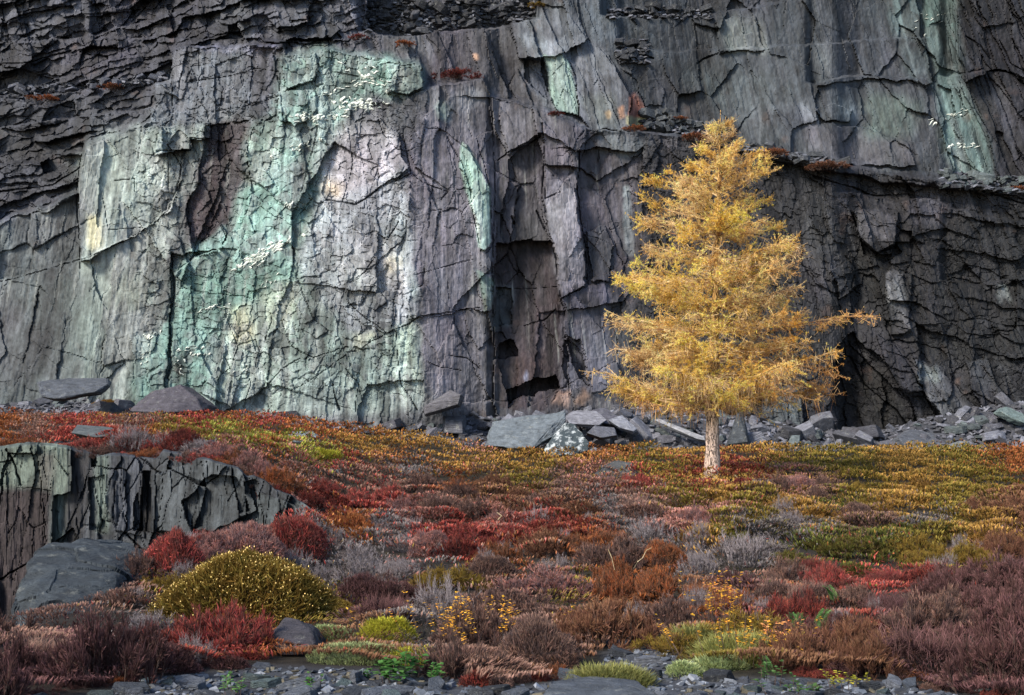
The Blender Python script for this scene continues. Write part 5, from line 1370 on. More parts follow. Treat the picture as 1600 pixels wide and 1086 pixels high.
def make_twiggy(seed):
    r = np.random.default_rng(seed)
    A = []; B = []; R = []
    cur = [(np.array([r.normal(0, .18), r.normal(0, .18), -.03]), None, .34, .0085) for _ in range(34)]
    for lev in range(4):
        nx_ = []
        for p, d, L, rad in cur:
            if d is None:
                d = np.array([p[0] * 2 + r.normal(0, .5), p[1] * 2 + r.normal(0, .5), .9]); d /= np.linalg.norm(d)
            e = p + d * L * r.uniform(.7, 1.2)
            A.append(p); B.append(e); R.append(rad)
            for k in range(3 if lev < 3 else 2):
                q = r.uniform(.35, 1.0)
                dd = d + r.normal(0, .42, 3); dd[2] += .1; dd /= np.linalg.norm(dd)
                nx_.append((p + (e - p) * q, dd, L * .62, rad * .66))
        cur = nx_
        if len(cur) > 1200: cur = [cur[i] for i in r.choice(len(cur), 1200, replace=False)]
    A = np.array(A); B = np.array(B); R = np.array(R)
    V, Fc = prisms(A, B, R, R * .6)
    tw = mesh_np('twigs', V, Fc, M_GREYTWIG)
    n = 420
    x, y, z, rad, r = dome_points(n, .36, seed)
    d = np.stack([x, y, .6 + 0 * x], 1) + r.normal(0, .35, (n, 3)); d /= np.linalg.norm(d, axis=1, keepdims=True)
    V, Fc, C = sprigs(np.stack([x, y, z], 1) * .85 - d * .06, d, r.uniform(.08, .16, n), np.full(n, .008), r.random(n))
    return mesh_np('foliage', V, Fc, KMAT['mauve'], C), tw


def make_branchy(seed, n=6800, spread=.5):
    """woody heather: forked upright stems with sprigs along the outer ones, ragged outline"""
    r = np.random.default_rng(seed)
    A = []; B = []; Rr = []; lev_ = []
    cur = []
    for _ in range(58):
        p = np.array([r.normal(0, .36), r.normal(0, .36), -.04])
        d = np.array([p[0] * 1.1 + r.normal(0, .3), p[1] * 1.1 + r.normal(0, .3), 1.0]); d /= np.linalg.norm(d)
        cur.append((p, d, r.uniform(.18, .34) * (1.1 - .5 * min(1, np.hypot(p[0], p[1]))), .011))
    for lev in range(3):
        nx_ = []
        for p, d, L, rad in cur:
            e = p + d * L * r.uniform(.75, 1.2)
            A.append(p); B.append(e); Rr.append(rad); lev_.append(lev)
            for k in range(4 if lev < 2 else 0):
                q = r.uniform(.4, 1.0)
                dd = d + r.normal(0, .40, 3); dd[2] += .12; dd /= np.linalg.norm(dd)
                nx_.append((p + (e - p) * q, dd, L * .68, rad * .6))
        cur = nx_
    A = np.array(A); B = np.array(B); Rr = np.array(Rr); lev_ = np.array(lev_)
    V, Fc = prisms(A, B, Rr, Rr * .55)
    stems = mesh_np('stems', V, Fc, M_STEM)
    out = np.where(lev_ >= 1)[0]
    w = r.choice(out, n)
    q = r.random(n)[:, None] ** .7
    pos = A[w] * (1 - q) + B[w] * q
    d = (B[w] - A[w]); d /= np.linalg.norm(d, axis=1, keepdims=True)
    d = d + r.normal(0, .45, (n, 3)); d[:, 2] += .2; d /= np.linalg.norm(d, axis=1, keepdims=True)
    L = r.uniform(.05, .15, n)
    V, Fc, C = sprigs(pos, d, L, r.uniform(.0035, .0075, n), r.random(n))
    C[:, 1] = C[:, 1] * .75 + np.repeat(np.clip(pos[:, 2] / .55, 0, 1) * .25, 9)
    return mesh_np('foliage', V, Fc, KMAT['red'], C), stems


def make_wispy(seed, n=2600):
    """long bent strands"""
    x, y, z, rad, r = dome_points(n, .4, seed)
    lean = np.array([r.normal(0, .3), r.normal(0, .3)])
    V = []; Fc = []; C = []
    az = np.arctan2(y, x) + r.normal(0, 1.1, n)
    L = r.uniform(.10, .42, n)
    p = np.stack([x * .8, y * .8, z * .75], 1)
    d = np.stack([np.cos(az) * .7 + lean[0], np.sin(az) * .7 + lean[1], .75 + 0 * x], 1); d /= np.linalg.norm(d, axis=1, keepdims=True)
    _, s, _ = frame(d)
    rows = []
    for k in range(4):
        w = (.0056 * (1 - k / 3.3))
        rows.append(np.stack([p - s * w, p + s * w], 1))
        p = p + d * (L / 3)[:, None]
        d = d.copy(); d[:, 2] -= .3; d += r.normal(0, .16, d.shape); d /= np.linalg.norm(d, axis=1, keepdims=True)
    Vv = np.concatenate(rows, 1)
    fc = np.array([[0, 1, 3], [0, 3, 2], [2, 3, 5], [2, 5, 4], [4, 5, 7], [4, 7, 6]])
    Fc = (fc[None] + 8 * np.arange(n)[:, None, None]).reshape(-1, 3)
    C = np.zeros((n, 8, 3)); C[:, :, 0] = r.random(n)[:, None]; C[:, :, 1] = np.array([0, 0, .4, .4, .75, .75, 1, 1])[None]; C[:, :, 2] = r.random(n)[:, None]
    fol = mesh_np('foliage', Vv.reshape(-1, 3), Fc, KMAT['dkbrown'], C.reshape(-1, 3))
    m = 70
    i = r.integers(0, n, m)
    A = np.stack([x[i] * .15, y[i] * .15, np.full(m, -.04)], 1); B = np.stack([x[i] * .8, y[i] * .8, z[i] * .75], 1)
    V2, F2 = prisms(A, B, np.full(m, .008), np.full(m, .004))
    return fol, mesh_np('stems', V2, F2, M_STEM)


HEATH = [make_heather(s) for s in (501, 502, 503, 504, 505)]
BRANCHY = [make_branchy(s) for s in (561, 562, 563, 564)]
TWIGGY = [make_twiggy(s) for s in (521, 522, 523)]
WISPY = [make_wispy(s) for s in (531, 532, 533)]
TUFTS = [make_heather(s, 1500, .6, (.14, .32), .011, .9) for s in (551, 552, 553)]
BIGOLIVE = make_heather(541, 15000, .60, (.05, .13), .0042, .8, .2)
BIGRED = make_branchy(542, 11000)


def shrub(pair, kind, loc, rad, hs, label, group=None, cat='shrub', name='heather_shrub', yaw=None):
    root = bpy.data.objects.new(name, None)
    COL.objects.link(root)
    root.location = loc
    root.rotation_euler = (0, 0, rnd.uniform(0, 6.28) if yaw is None else yaw)
    root.scale = (rad, rad * rnd.uniform(.85, 1.1), rad * hs)
    root.empty_display_size = .2
    tag(root, label, cat, group)
    for me in pair:
        o = bpy.data.objects.new(me.name.split('.')[0], me)
        COL.objects.link(o); o.parent = root
        if me.name.startswith('foliage'):
            o.material_slots[0].link = 'OBJECT'
            o.material_slots[0].material = KMAT[kind]
    return root


def px_rad(p, wpx):
    return wpx / 2 * p.y / F_PX * .88


def leaf_mat(name, c0, c1):
    return foliage_kind_mat(name, hexc(c0), hexc(c1), hexc(c1) * 1.25, .4)


M_SEED = leaf_mat('seed_head', '#b8984a', '#e8cc84')


def leaves_mesh(name, pos, dirs, L, W, mat):
    n = len(pos)
    d, s, t = frame(dirs)
    up = t
    V = np.stack([pos, pos + d * (L * .5)[:, None] - s * W[:, None] + up * (L * .08)[:, None], pos + d * (L * .5)[:, None] + s * W[:, None] + up * (L * .08)[:, None], pos + d * L[:, None]], 1)
    fc = np.array([[0, 2, 1], [1, 2, 3]])
    Fc = (fc[None] + 4 * np.arange(n)[:, None, None]).reshape(-1, 3)
    C = np.zeros((n, 4, 3)); C[:, :, 0] = RNG.random(n)[:, None]; C[:, :, 1] = np.array([.2, .55, .55, 1]); C[:, :, 2] = RNG.random(n)[:, None]
    return mesh_np(name, V.reshape(-1, 3), Fc, mat, C.reshape(-1, 3))


NAMED = [  # px, py of base, width px, height factor, kind, build, label
    (392, 962, 372, .64, 'olive', 'olive', 'big domed olive-green heather bush with golden tips behind the dark boulder'),
    (500, 962, 130, .62, 'olive', 'olive', 'olive heather spilling off the right shoulder of the big olive bush'),
    (342, 1026, 215, .78, 'red', 'bigred', 'large crimson heather bush at the left of the dark boulder'),
    (250, 1026, 140, .8, 'crimson', 'bigred', 'dark red heather at the left flank of the large crimson bush'),
    (400, 1010, 80, .9, 'rust', 'heath', 'rusty orange heather brushing the left side of the dark boulder'),
    (143, 850, 66, .7, 'red', 'heath', 'small bright red tuft on the rim above the grey rock outcrop'),
    (258, 868, 90, .75, 'red', 'heath', 'round red heather on the rim behind the big olive bush'),
    (340, 836, 110, .55, 'pink', 'heath', 'pink-red heather on the rim under the bleached twigs'),
    (315, 822, 120, .55, 'grey', 'twig', 'bleached bare heather twigs along the rim before the rock wall'),
    (200, 862, 100, .7, 'grey', 'twig', 'grey bare twig bush between the two red tufts on the rim'),
    (545, 838, 120, .7, 'orange', 'heath', 'orange heather mound glowing among the red shrubs at mid slope'),
    (560, 800, 130, .6, 'red', 'heath', 'red heather mound behind the orange mound at mid slope'),
    (460, 850, 120, .6, 'red', 'heath', 'red heather left of the orange mound'),
    (560, 885, 150, .6, 'grey', 'twig', 'spreading grey dead heather right of the big olive bush'),
    (625, 895, 110, .6, 'grey', 'twig', 'grey dead heather below the scarlet band at mid slope'),
    (710, 850, 150, .5, 'red', 'heath', 'scarlet band of heather in the middle of the slope'),
    (725, 905, 70, .6, 'grey', 'twig', 'small grey dead twig clump below the scarlet band'),
    (640, 748, 90, .5, 'grey', 'twig', 'pale grey twig clump on the upper slope left of centre'),
    (1040, 838, 76, .7, 'pink', 'heath', 'pink domed heather below and left of the larch'),
    (1095, 812, 80, .5, 'pink', 'heath', 'low rose heather straight below the larch trunk'),
    (945, 800, 110, .5, 'grey', 'twig', 'lilac-grey heather patch down-slope left of the larch'),
    (1090, 885, 100, .6, 'grey', 'twig', 'silvery dead heather clump at mid right below the pink dome'),
    (1190, 862, 130, .5, 'grey', 'twig', 'wide silvery dead heather right of the yellow-green clump'),
    (1135, 845, 90, .6, 'lime', 'heath', 'yellow-green heather clump among silvery dead heather'),
    (1275, 900, 90, .85, 'red', 'wisp', 'salmon-red wispy heather at the right centre'),
    (1390, 915, 110, .6, 'red', 'wisp', 'red-brown wispy heather under the dark green mound'),
    (1330, 872, 160, .5, 'dgreen', 'heath', 'long dark green heather mound at the right'),
    (1430, 868, 140, .55, 'olive', 'heath', 'olive-gold hump at the right end of the dark green mound'),
    (1540, 850, 110, .4, 'gold', 'heath', 'gold-tipped heather ridge near the right edge'),
    (1440, 826, 90, .5, 'grey', 'twig', 'grey dead heather in a gap between gold ridges at the right'),
    (1450, 1050, 260, .6, 'dkbrown', 'wisp', 'large dark wispy heather mound in the bottom right corner'),
    (1400, 960, 150, .6, 'dkbrown', 'wisp', 'dark brown wispy heather above the bottom right mound'),
    (1360, 985, 80, .6, 'crimson', 'heath', 'dark crimson clump behind the two ferns'),
    (1215, 968, 70, .8, 'crimson', 'heath', 'small dark crimson dome above the yellow flowers'),
    (800, 960, 180, .55, 'mauve', 'heath', 'mauve and brown heather mound at bottom centre'),
    (850, 930, 180, .5, 'pink', 'heath', 'pink-tipped heather along the crest of the bottom centre mound'),
    (915, 985, 140, .6, 'brown', 'heath', 'bronze heather on the right of the bottom centre mound'),
    (905, 848, 90, .55, 'crimson', 'heath', 'deep crimson hollow of heather in the centre of the slope'),
    (840, 838, 100, .55, 'red', 'heath', 'brick red heather left of the deep crimson hollow'),
    (30, 704, 90, .5, 'rust', 'heath', 'rusty heather on the lip of the rock wall at the left edge'),
    (205, 708, 70, .5, 'crimson', 'heath', 'dark red heather on the lip of the rock wall by the flat slate slab'),
    (345, 738, 80, .6, 'pink', 'twig', 'pinkish bare heather spilling over the rock wall beside the dark red tuft'),
    (395, 752, 80, .8, 'mauve', 'heath', 'mauve-brown heather spilling down the rock wall'),
    (425, 772, 70, 1.0, 'orange', 'heath', 'orange-brown heather lowest on the lip of the rock wall'),
    (480, 806, 90, .7, 'crimson', 'heath', 'dark red heather where the rock wall runs out'),
    (500, 775, 90, .7, 'red', 'heath', 'red heather above the end of the rock wall'),
    (445, 785, 70, .7, 'rust', 'heath', 'russet heather hanging over the right end of the rock wall'),
    (285, 738, 54, .8, 'crimson', 'heath', 'dark red tuft growing over the lip of the rock wall'),
    (270, 702, 90, .5, 'olive', 'heath', 'olive-gold heather mound on the left shelf'),
    (166, 636, 66, .5, 'gold', 'heath', 'yellow mound beside the long flat slab on the far left'),
    (70, 1040, 200, .5, 'mauve', 'wisp', 'purple-grey wispy heather in the bottom left corner'),
    (160, 1035, 160, .55, 'dkbrown', 'wisp', 'dark wispy heather between the bottom left corner and the crimson bush'),
    (230, 985, 130, .6, 'grey', 'twig', 'blue-grey dead twig bush below the grey rock outcrop'),
    (195, 945, 110, .6, 'mauve', 'heath', 'dark purple heather right of the grey rock outcrop'),
]
used = []
SEEDHEADS = None
for px, py, wpx, hs, kind, build, label in NAMED:
    p = gp(px, py)
    if p.z < -1:                                    # stands on the near rim of the hollow
        Y_ = float(rim_depth(px)) - .35
        X_ = (px - 800) / F_PX * Y_
        p = Vector((X_, Y_, float(zg(np.array([X_]), np.array([Y_]))[0])))
    rad = px_rad(p, wpx)
    pair = {'olive': BIGOLIVE, 'bigred': BIGRED}.get(build) or rnd.choice({'heath': HEATH, 'twig': TWIGGY, 'wisp': WISPY}[build])
    if build == 'heath' and py > 720: pair = rnd.choice(BRANCHY)
    root = shrub(pair, kind, p - Vector((0, 0, .02)), rad, hs * (1.5 if build == 'olive' else 1.95 if build == 'bigred' else (1.5 if py < 740 else 1.9)), label)
    if build == 'olive':
        if SEEDHEADS is None:
            co_ = np.empty(len(BIGOLIVE[0].vertices) * 3, np.float32); BIGOLIVE[0].vertices.foreach_get('co', co_)
            tips_ = co_.reshape(-1, 9, 3)[:, 4]
            tips_ = tips_[np.hypot(tips_[:, 0], tips_[:, 1]) * .35 + tips_[:, 2] > .30]
            n_ = min(2200, len(tips_))
            tips_ = tips_[RNG.choice(len(tips_), n_, replace=False)]
            SEEDHEADS = leaves_mesh('seed_heads', tips_, np.array([0, 0, .8]) + RNG.normal(0, .5, (n_, 3)), RNG.uniform(.012, .022, n_), RNG.uniform(.004, .007, n_), M_SEED)
        o = bpy.data.objects.new('seed_heads', SEEDHEADS); COL.objects.link(o); o.parent = root
    used.append((px, py - 12, wpx / 2))

# the rest of the shrubs one can make out on the near slope
FILL = []
tries = 0
while len(FILL) < 270 and tries < 18000:
    tries += 1
    px = rnd.uniform(-240, 1860); py = rnd.uniform(765, 1125)
    w = rnd.uniform(84, 175) * (.55 + (py - 770) / 300)
    if py > float(interp(px, PATH)) - 6: continue
    p = gp(px, py)
    if p.z < -1.0: continue
    _, pxx = zg0(np.array([p.x]), np.array([p.y]))
    if float(pitmask(np.array([px]), np.array([p.y]))[0]) > .02: continue
    if px < 190 and py < 1005: continue
    if any(abs(px - u[0]) < (u[2] + w / 2) * .46 and abs(py - u[1]) < (u[2] + w / 2) * .2 for u in used): continue
    if 405 < px < 520 and 985 < py < 1045: continue
    if 225 < px < 560 and 955 < py < 1020: continue
    if (500 < px < 700 and py > 985) or (880 < px < 1130 and py > 1020) or (1080 < px < 1230 and py > 1010): continue
    used.append((px, py, w / 2))
    FILL.append((px, py, w, p))


RIM = [('red', 200), ('grey', 228), ('mauve', 246), ('crimson', 278), ('grey', 300), ('red', 322), ('pink', 352), ('grey', 372), ('mauve', 392), ('red', 410), ('rust', 432), ('red', 452), ('crimson', 470), ('grey', 488)]
for kind, px in RIM:
    for q_ in (.25, .9):
        Y_ = float(rim_depth(px)) - q_
        X_ = (px + rnd.uniform(-8, 8) - 800) / F_PX * Y_
        p = Vector((X_, Y_, float(zg(np.array([X_]), np.array([Y_]))[0]) - .02))
        lab = KINDS[kind][3] + ' heather on the rim in front of the rock wall'
        shrub(rnd.choice(TWIGGY if kind == 'grey' else BRANCHY), kind, p, px_rad(p, rnd.uniform(62, 96)), 1.25, lab, 'heather along the rim of the hollow')
for px in range(122, 486, 22):
    Y_ = float(face_depth(px)) + .35
    X_ = (px + rnd.uniform(-8, 8) - 800) / F_PX * Y_
    z_ = float(zg(np.array([X_ * (Y_ + .9) / Y_]), np.array([Y_ + .9]))[0])
    kind = rnd.choice(['red', 'rust', 'mauve', 'grey', 'crimson', 'pink', 'rust', 'brown'])
    lab = KINDS[kind][3] + ' heather overhanging the lip of the rock wall'
    p = Vector((X_, Y_, z_ - .08))
    shrub(rnd.choice(TWIGGY if kind == 'grey' else BRANCHY), kind, p, px_rad(p, rnd.uniform(40, 84)), rnd.uniform(.7, 1.1), lab, 'heather along the lip of the rock wall')
EDGE = set()
for px in range(-30, 1640, 30):
    py = float(interp(px, PATH)) - rnd.uniform(2, 16)
    if 415 < px < 720 or 880 < px < 1230 or py > 1120: continue
    p = gp(px, py)
    FILL.append((px, py, rnd.uniform(40, 84), p))
    EDGE.add(len(FILL) - 1)


def where(px, py):
    if py < 830:
        return 'on the slope below the broad slab' if px < 960 else ('below the larch' if px < 1260 else 'on the upper right slope')
    if py < 905:
        return 'on the rim by the rock wall' if px < 480 else ('across the middle of the slope' if px < 960 else ('on the middle right slope' if px < 1300 else 'near the right edge of the slope'))
    if py < 980:
        return 'beside the olive bush' if px < 640 else ('above the bottom centre mound' if px < 1000 else ('above the yellow flowers' if px < 1260 else 'behind the ferns'))
    return 'in the bottom left thicket' if px < 440 else ('along the stony strip' if px < 1100 else 'in the bottom right thicket')


for fi, (px, py, w, p) in enumerate(FILL):
    kind = KN[int(kind_at(px, py - 14, 10)[0])]
    hgt = 1.7 if py > 900 else 1.6
    if kind == 'grey': pair = rnd.choice(TWIGGY)
    elif kind in ('dkbrown', 'rust', 'crimson', 'mauve') and rnd.random() < .3: pair = rnd.choice(WISPY)
    elif rnd.random() < .75: pair = rnd.choice(BRANCHY)
    else: pair = rnd.choice(HEATH)
    if fi in EDGE:
        hgt = 1.2
        kind = rnd.choice(['crimson', 'rust', kind, 'mauve', 'dkbrown', kind])
    if fi in EDGE or w < 60: pair = rnd.choice(TUFTS + BRANCHY) if kind != 'grey' else pair
    if kind in ('olive', 'dgreen', 'lime', 'gold'):
        pair = rnd.choice(BRANCHY); hgt = 1.0
    lab = '%s %s heather clump %s' % ('broad' if w > 95 else ('middling' if w > 70 else 'small'), KINDS[kind][3], where(px, py))
    shrub(pair, kind, p - Vector((0, 0, .02)), px_rad(p, w), hgt * rnd.uniform(.8, 1.2), lab, lab.replace(' clump', ' clumps'))

for i in range(46):
    px = rnd.uniform(180, 1600); py = rnd.uniform(800, 1040)
    if py > float(interp(px, PATH)) - 12 or (px < 520 and py < 870): continue
    p = gp(px, py)
    if p.z < -1: continue
    lab = 'wiry bare heather twigs ' + where(px, py)
    shrub(rnd.choice(TWIGGY), 'mauve', p, px_rad(p, rnd.uniform(40, 80)), 2.2, lab, lab, name='bare_heather')

# tufts that grow on the ledges of the cliff
for px, py, wpx, kind, lab in [(560, 58, 44, 'crimson', 'dark red heather tuft on the ledge above the green rock'), (632, 68, 42, 'orange', 'orange grass tuft on the ledge under the black slate heap'),
                               (75, 154, 46, 'orange', 'orange tuft on the upper left rock terrace'), (175, 138, 60, 'rust', 'rusty strip of heather on the upper left rock terrace'), (715, 122, 90, 'crimson', 'dark red heather strip on the ledge at the top of the purple-grey buttress'),
                               (868, 178, 40, 'crimson', 'small dark tuft under the pale green leaning slab'), (1085, 217, 70, 'rust', 'rust-red heather on the ledge just left of the larch top'), (1205, 242, 70, 'rust', 'rust-red heather on the ledge just right of the larch top'),
                               (1290, 262, 80, 'brown', 'brown heather strip on the ledge right of the larch top'), (990, 202, 50, 'rust', 'rusty tuft below the orange rock patch'), (1060, 186, 40, 'rust', 'small rusty tuft on the slate heap above the ledge'), (840, 8, 40, 'olive', 'olive tuft at the top of the black slate heap'),
                               (1590, 296, 50, 'rust', 'rusty tuft on the ledge at the right edge'), (50, 152, 30, 'rust', 'small rust tuft at the left of the orange terrace tuft')]:
    d = min(cliff_depth(px + e, py) for e in (-12, -6, 0, 6, 12)) - .12
    p = P(px, py, d)
    shrub(rnd.choice(BRANCHY), kind, p - Vector((0, 0, .05)), px_rad(p, wpx) * .9, .75, lab)


# the closed carpet of low heather between and behind them: one uncountable mass
def field(n, ylo, yhi, lscale, seedk, nm, label):
    pyA = RNG.random(n)
    inv = 1 / ylo + (1 / yhi - 1 / ylo) * pyA
    Y = 1 / inv
    X = RNG.uniform(-.60, .60, n) * (Y + 3)
    z = zg(X, Y)
    _, px0 = zg0(X, Y)
    _, py0 = proj(X, Y, z)
    ok = pitmask(px0, Y) < .02
    edge = 39.6 + 1.0 * fbm(X * .8, Y * .8, 3, 601) + interp(px0, [(-100, -1.5), (200, -1), (330, 1.6), (640, 1.4), (700, -.4), (900, -1.2), (1330, -.3), (1400, .2), (1700, -.6)])
    ok &= Y < edge
    ok &= ~((py0 > interp(px0, PATH) + 6 * fbm(X * 4, Y * 4, 2, 603)) & (Y < 11))
    stony = fbm(X * .35, Y * .5, 3, 77)
    ok &= ~((stony > .33) & (px0 < 440) & (Y > 16))
    bare = fbm(X * 1.3, Y * 1.3, 3, 605)
    ok &= ~((bare > .5) & (Y > 14) & (RNG.random(n) < .8))
    X, Y, z, px0, py0 = X[ok], Y[ok], z[ok], px0[ok], py0[ok]
    n = len(X)
    cs = .62 + .012 * Y
    cs = np.where(Y > 22, .95, .7)
    wx = X + .25 * fbm(X * 1.5, Y * 1.5, 2, 607); wy = Y + .25 * fbm(X * 1.5, Y * 1.5, 2, 609)
    f1, f2, dx, dy, r1, r2, r3 = cells(wx / cs, wy / cs, 611, .9, .2)
    dome = np.clip(1 - (f1 * 1.35) ** 2, 0, 1)
    hmax = np.where(Y > 24, .26, np.where(Y > 14, .22, .05)) * (.5 + .9 * r1)
    low = fbm(X * 4, Y * 4, 2, 613)
    h = hmax * dome + .04 * low + .05
    kk = kind_at(px0 + 16 * (r2 - .5) * 2, py0 - 12 + 10 * (r3 - .5) * 2, 9)
    k2 = kind_at(px0, py0 - 12, 60)
    kk = np.where(RNG.random(n) < .3, k2, kk)
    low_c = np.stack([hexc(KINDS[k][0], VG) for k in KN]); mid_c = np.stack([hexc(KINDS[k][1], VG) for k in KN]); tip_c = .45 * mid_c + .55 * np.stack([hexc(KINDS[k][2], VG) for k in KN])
    L = np.where(Y < 14, .8, 1.0) * (lscale * np.sqrt(Y) * .017 + .01) * RNG.uniform(.6, 1.4, n)
    W = (.00065 * Y + .0012) * RNG.uniform(.6, 1.3, n)
    d = np.stack([dx * 1.5, dy * 1.5, .8 + 0 * dx], 1) + RNG.normal(0, .38, (n, 3))
    d, s, t = frame(d)
    root = np.stack([X, Y, z + h - L * .75 * d[:, 2]], 1)
    root[:, 2] = np.maximum(root[:, 2], z - .02)
    mid = root + d * (L * .5)[:, None]; tip = root + d * L[:, None]
    V = np.stack([root, mid - s * W[:, None], mid + s * W[:, None], tip], 1)
    fc = np.array([[0, 2, 1], [1, 2, 3]])
    Fc = (fc[None] + 4 * np.arange(n)[:, None, None]).reshape(-1, 3)
    v = (RNG.uniform(.6, 1.4, n) * (.75 + .5 * r2))[:, None]
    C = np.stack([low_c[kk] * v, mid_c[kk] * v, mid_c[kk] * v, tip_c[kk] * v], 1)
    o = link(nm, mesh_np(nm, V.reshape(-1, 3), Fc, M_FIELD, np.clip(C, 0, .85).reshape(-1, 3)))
    tag(o, label, kind='stuff')


field(270000, 16.0, 42.0, 1.0, 1, 'heather_carpet', 'golden, russet and red carpet of low heather covering the far meadow')
field(220000, 4.6, 18.0, 1.0, 2, 'heather_undergrowth', 'low brown and red heather growing between the shrubs of the near slope')

# ------------------------------------------------------------------ stony strips at the bottom edge
near = []
n_ind = 0
for i in range(1300):
    px = rnd.uniform(-40, 1640); py = rnd.uniform(985, 1110)
    top = float(interp(px, PATH))
    if py < top + 4: continue
    p = gp(px, min(py, 1098))
    if n_ind < 190 and rnd.random() < .4:
        n_ind += 1
        s = rnd.uniform(.06, .22)
        wz = 'below the crimson bush' if px < 430 else ('below the lime moss' if px < 760 else ('in the gully' if px < 1090 else 'below the yellow flowers'))
        cn, cc = rnd.choice([('grey', '#5d6470'), ('dark', '#4f5661'), ('blue-grey', '#6d7480'), ('charcoal', '#474c55'), ('greenish', '#5b6b6e'), ('pale', '#7a808c')])
        sz = 'small' if s < .12 else ('mid-sized' if s < .18 else 'large')
        slate('slate_piece', '%s %s slate piece on the stony strip %s' % (sz, cn, wz), 'slate pieces on the stony strip ' + wz, p - Vector((0, 0, .02)), s, cc, .16)
    else:
        near.append((tuple(p), rnd.uniform(.03, .08)))
for i in range(5200):
    px = rnd.uniform(-40, 1640); py = rnd.uniform(985, 1098)
    if py < float(interp(px, PATH)) + 2: continue
    p = gp(px, py); near.append((tuple(p), rnd.uniform(.012, .05)))
bits('slate_shingle', 'small slate shingle between the larger pieces at the bottom edge', near, ['#4a505a', '#5b626d', '#3b3f47', '#787e88', '#565246'], .3)
# slates on the left shelf and its broken edge
for i in range(60):
    px = rnd.uniform(0, 330); py = rnd.uniform(655, 700) if px < 250 else rnd.uniform(680, 730)
    p = gp(px, py)
    cn, cc = rnd.choice([('grey', '#565c66'), ('dark', '#4a4f57'), ('pale', '#646a75'), ('greenish', '#5e6260')])
    sz = rnd.uniform(.18, .55)
    slate('shelf_slate', '%s %s slate on the broken edge of the left shelf' % ('small' if sz < .3 else ('mid-sized' if sz < .43 else 'large'), cn), 'thin slates on the left shelf edge', p - Vector((0, 0, .03)), sz, cc, .16)
for i in range(24):
    px = rnd.uniform(470, 530); py = rnd.uniform(735, 780)
    p = gp(px, py)
    sz = rnd.uniform(.12, .28)
    slate('slope_slate', '%s pale slate on the mossy bank above the rock wall end' % ('small' if sz < .17 else ('mid-sized' if sz < .23 else 'large')), 'pale slates on the mossy bank', p + Vector((0, 0, .06)), sz, '#7c858c', .15)


# ------------------------------------------------------------------ small plants
M_LEAFY = leaf_mat('green_leaf', '#2c4426', '#4c763e')
M_FERN = leaf_mat('fern_green', '#34502e', '#587a48')
M_YLEAF = leaf_mat('yellow_leaf', '#b07820', '#e8b040')
M_PEACH = leaf_mat('peach_leaf', '#b86a3a', '#e0a064')
M_MOSS = leaf_mat('lime_moss', '#66641e', '#a8a440')
M_MOSSG = leaf_mat('pale_moss', '#5a6446', '#98a274')
M_TUFT = leaf_mat('tuft_grass', '#5e5e34', '#96965c')
M_STRAW = simple_noise_mat('straw', tuple(hexc('#8a7a5c')), tuple(hexc('#b8a888')), 8, .8)


def leafy_plant(px, py, wpx, hpx, mat, label, cat, nst=14, nl=9, leaf=.03, name='leafy_plant', stem_mat=None):
    p = gp(px, py)
    k = p.y / F_PX
    w = wpx * k / 2; h = hpx * k
    root = bpy.data.objects.new(name, None); COL.objects.link(root); root.location = p; root.empty_display_size = .1
    tag(root, label, cat)
    A = []; B = []; pos = []; dr = []
    for i in range(nst):
        x = RNG.normal(0, w * .5); y = RNG.normal(0, w * .5)
        hh = h * RNG.uniform(.5, 1.1)
        b = np.array([x, y, -.02]); e = np.array([x * 1.4, y * 1.4, hh])
        A.append(b); B.append(e)
        for j in range(nl):
            q = RNG.uniform(.55, 1.0)
            pos.append(b + (e - b) * q); an = RNG.uniform(0, 6.28)
            dr.append([math.cos(an), math.sin(an), RNG.uniform(-.2, .5)])
    A = np.array(A); B = np.array(B)
    V, Fc = prisms(A, B, np.full(nst, .0025), np.full(nst, .0012))
    link('stems', mesh_np('stems', V, Fc, stem_mat or M_STEM), root)
    n = len(pos)
    link('leaves', leaves_mesh('leaves', np.array(pos), np.array(dr), RNG.uniform(.6, 1.3, n) * leaf, RNG.uniform(.25, .4, n) * leaf, mat), root)


leafy_plant(622, 1066, 70, 46, M_LEAFY, 'bright green leafy weed on the stony strip below the lime moss', 'plant', 18, 12, .045)
leafy_plant(683, 1074, 36, 34, M_LEAFY, 'small green weed to the right of the bright green leafy weed', 'plant', 7, 9, .03)
leafy_plant(575, 1060, 30, 18, M_LEAFY, 'dark green seedling to the left of the bright green leafy weed', 'plant', 6, 8, .025)
leafy_plant(490, 1078, 30, 24, M_LEAFY, 'low green weed on the stony strip below the dark boulder', 'plant', 6, 8, .025)
leafy_plant(370, 1090, 40, 30, M_FERN, 'pale green weed at the bottom edge below the crimson bush', 'plant', 7, 9, .03)
leafy_plant(1200, 1076, 30, 40, M_FERN, 'green sprig between slates below the yellow flowers', 'plant', 6, 9, .03)
leafy_plant(1250, 1086, 60, 24, M_FERN, 'low green weeds at the bottom edge below the flowers', 'plant', 9, 9, .03)
leafy_plant(1330, 1080, 50, 30, M_MOSS, 'yellow-green weed at the bottom edge right of the flowers', 'plant', 9, 9, .025)
leafy_plant(735, 1012, 150, 78, M_YLEAF, 'low shrub dotted with golden-yellow leaves at bottom centre', 'shrub', 60, 8, .027, 'yellow_leaved_shrub')
leafy_plant(1125, 985, 70, 88, M_YLEAF, 'tall stalks with yellow leaves in front of the rust heather', 'plant', 26, 8, .028, 'yellow_stalks')
leafy_plant(1118, 945, 50, 36, M_PEACH, 'peach-coloured leaves above the yellow stalks', 'plant', 16, 7, .034, 'peach_leaved_plant')
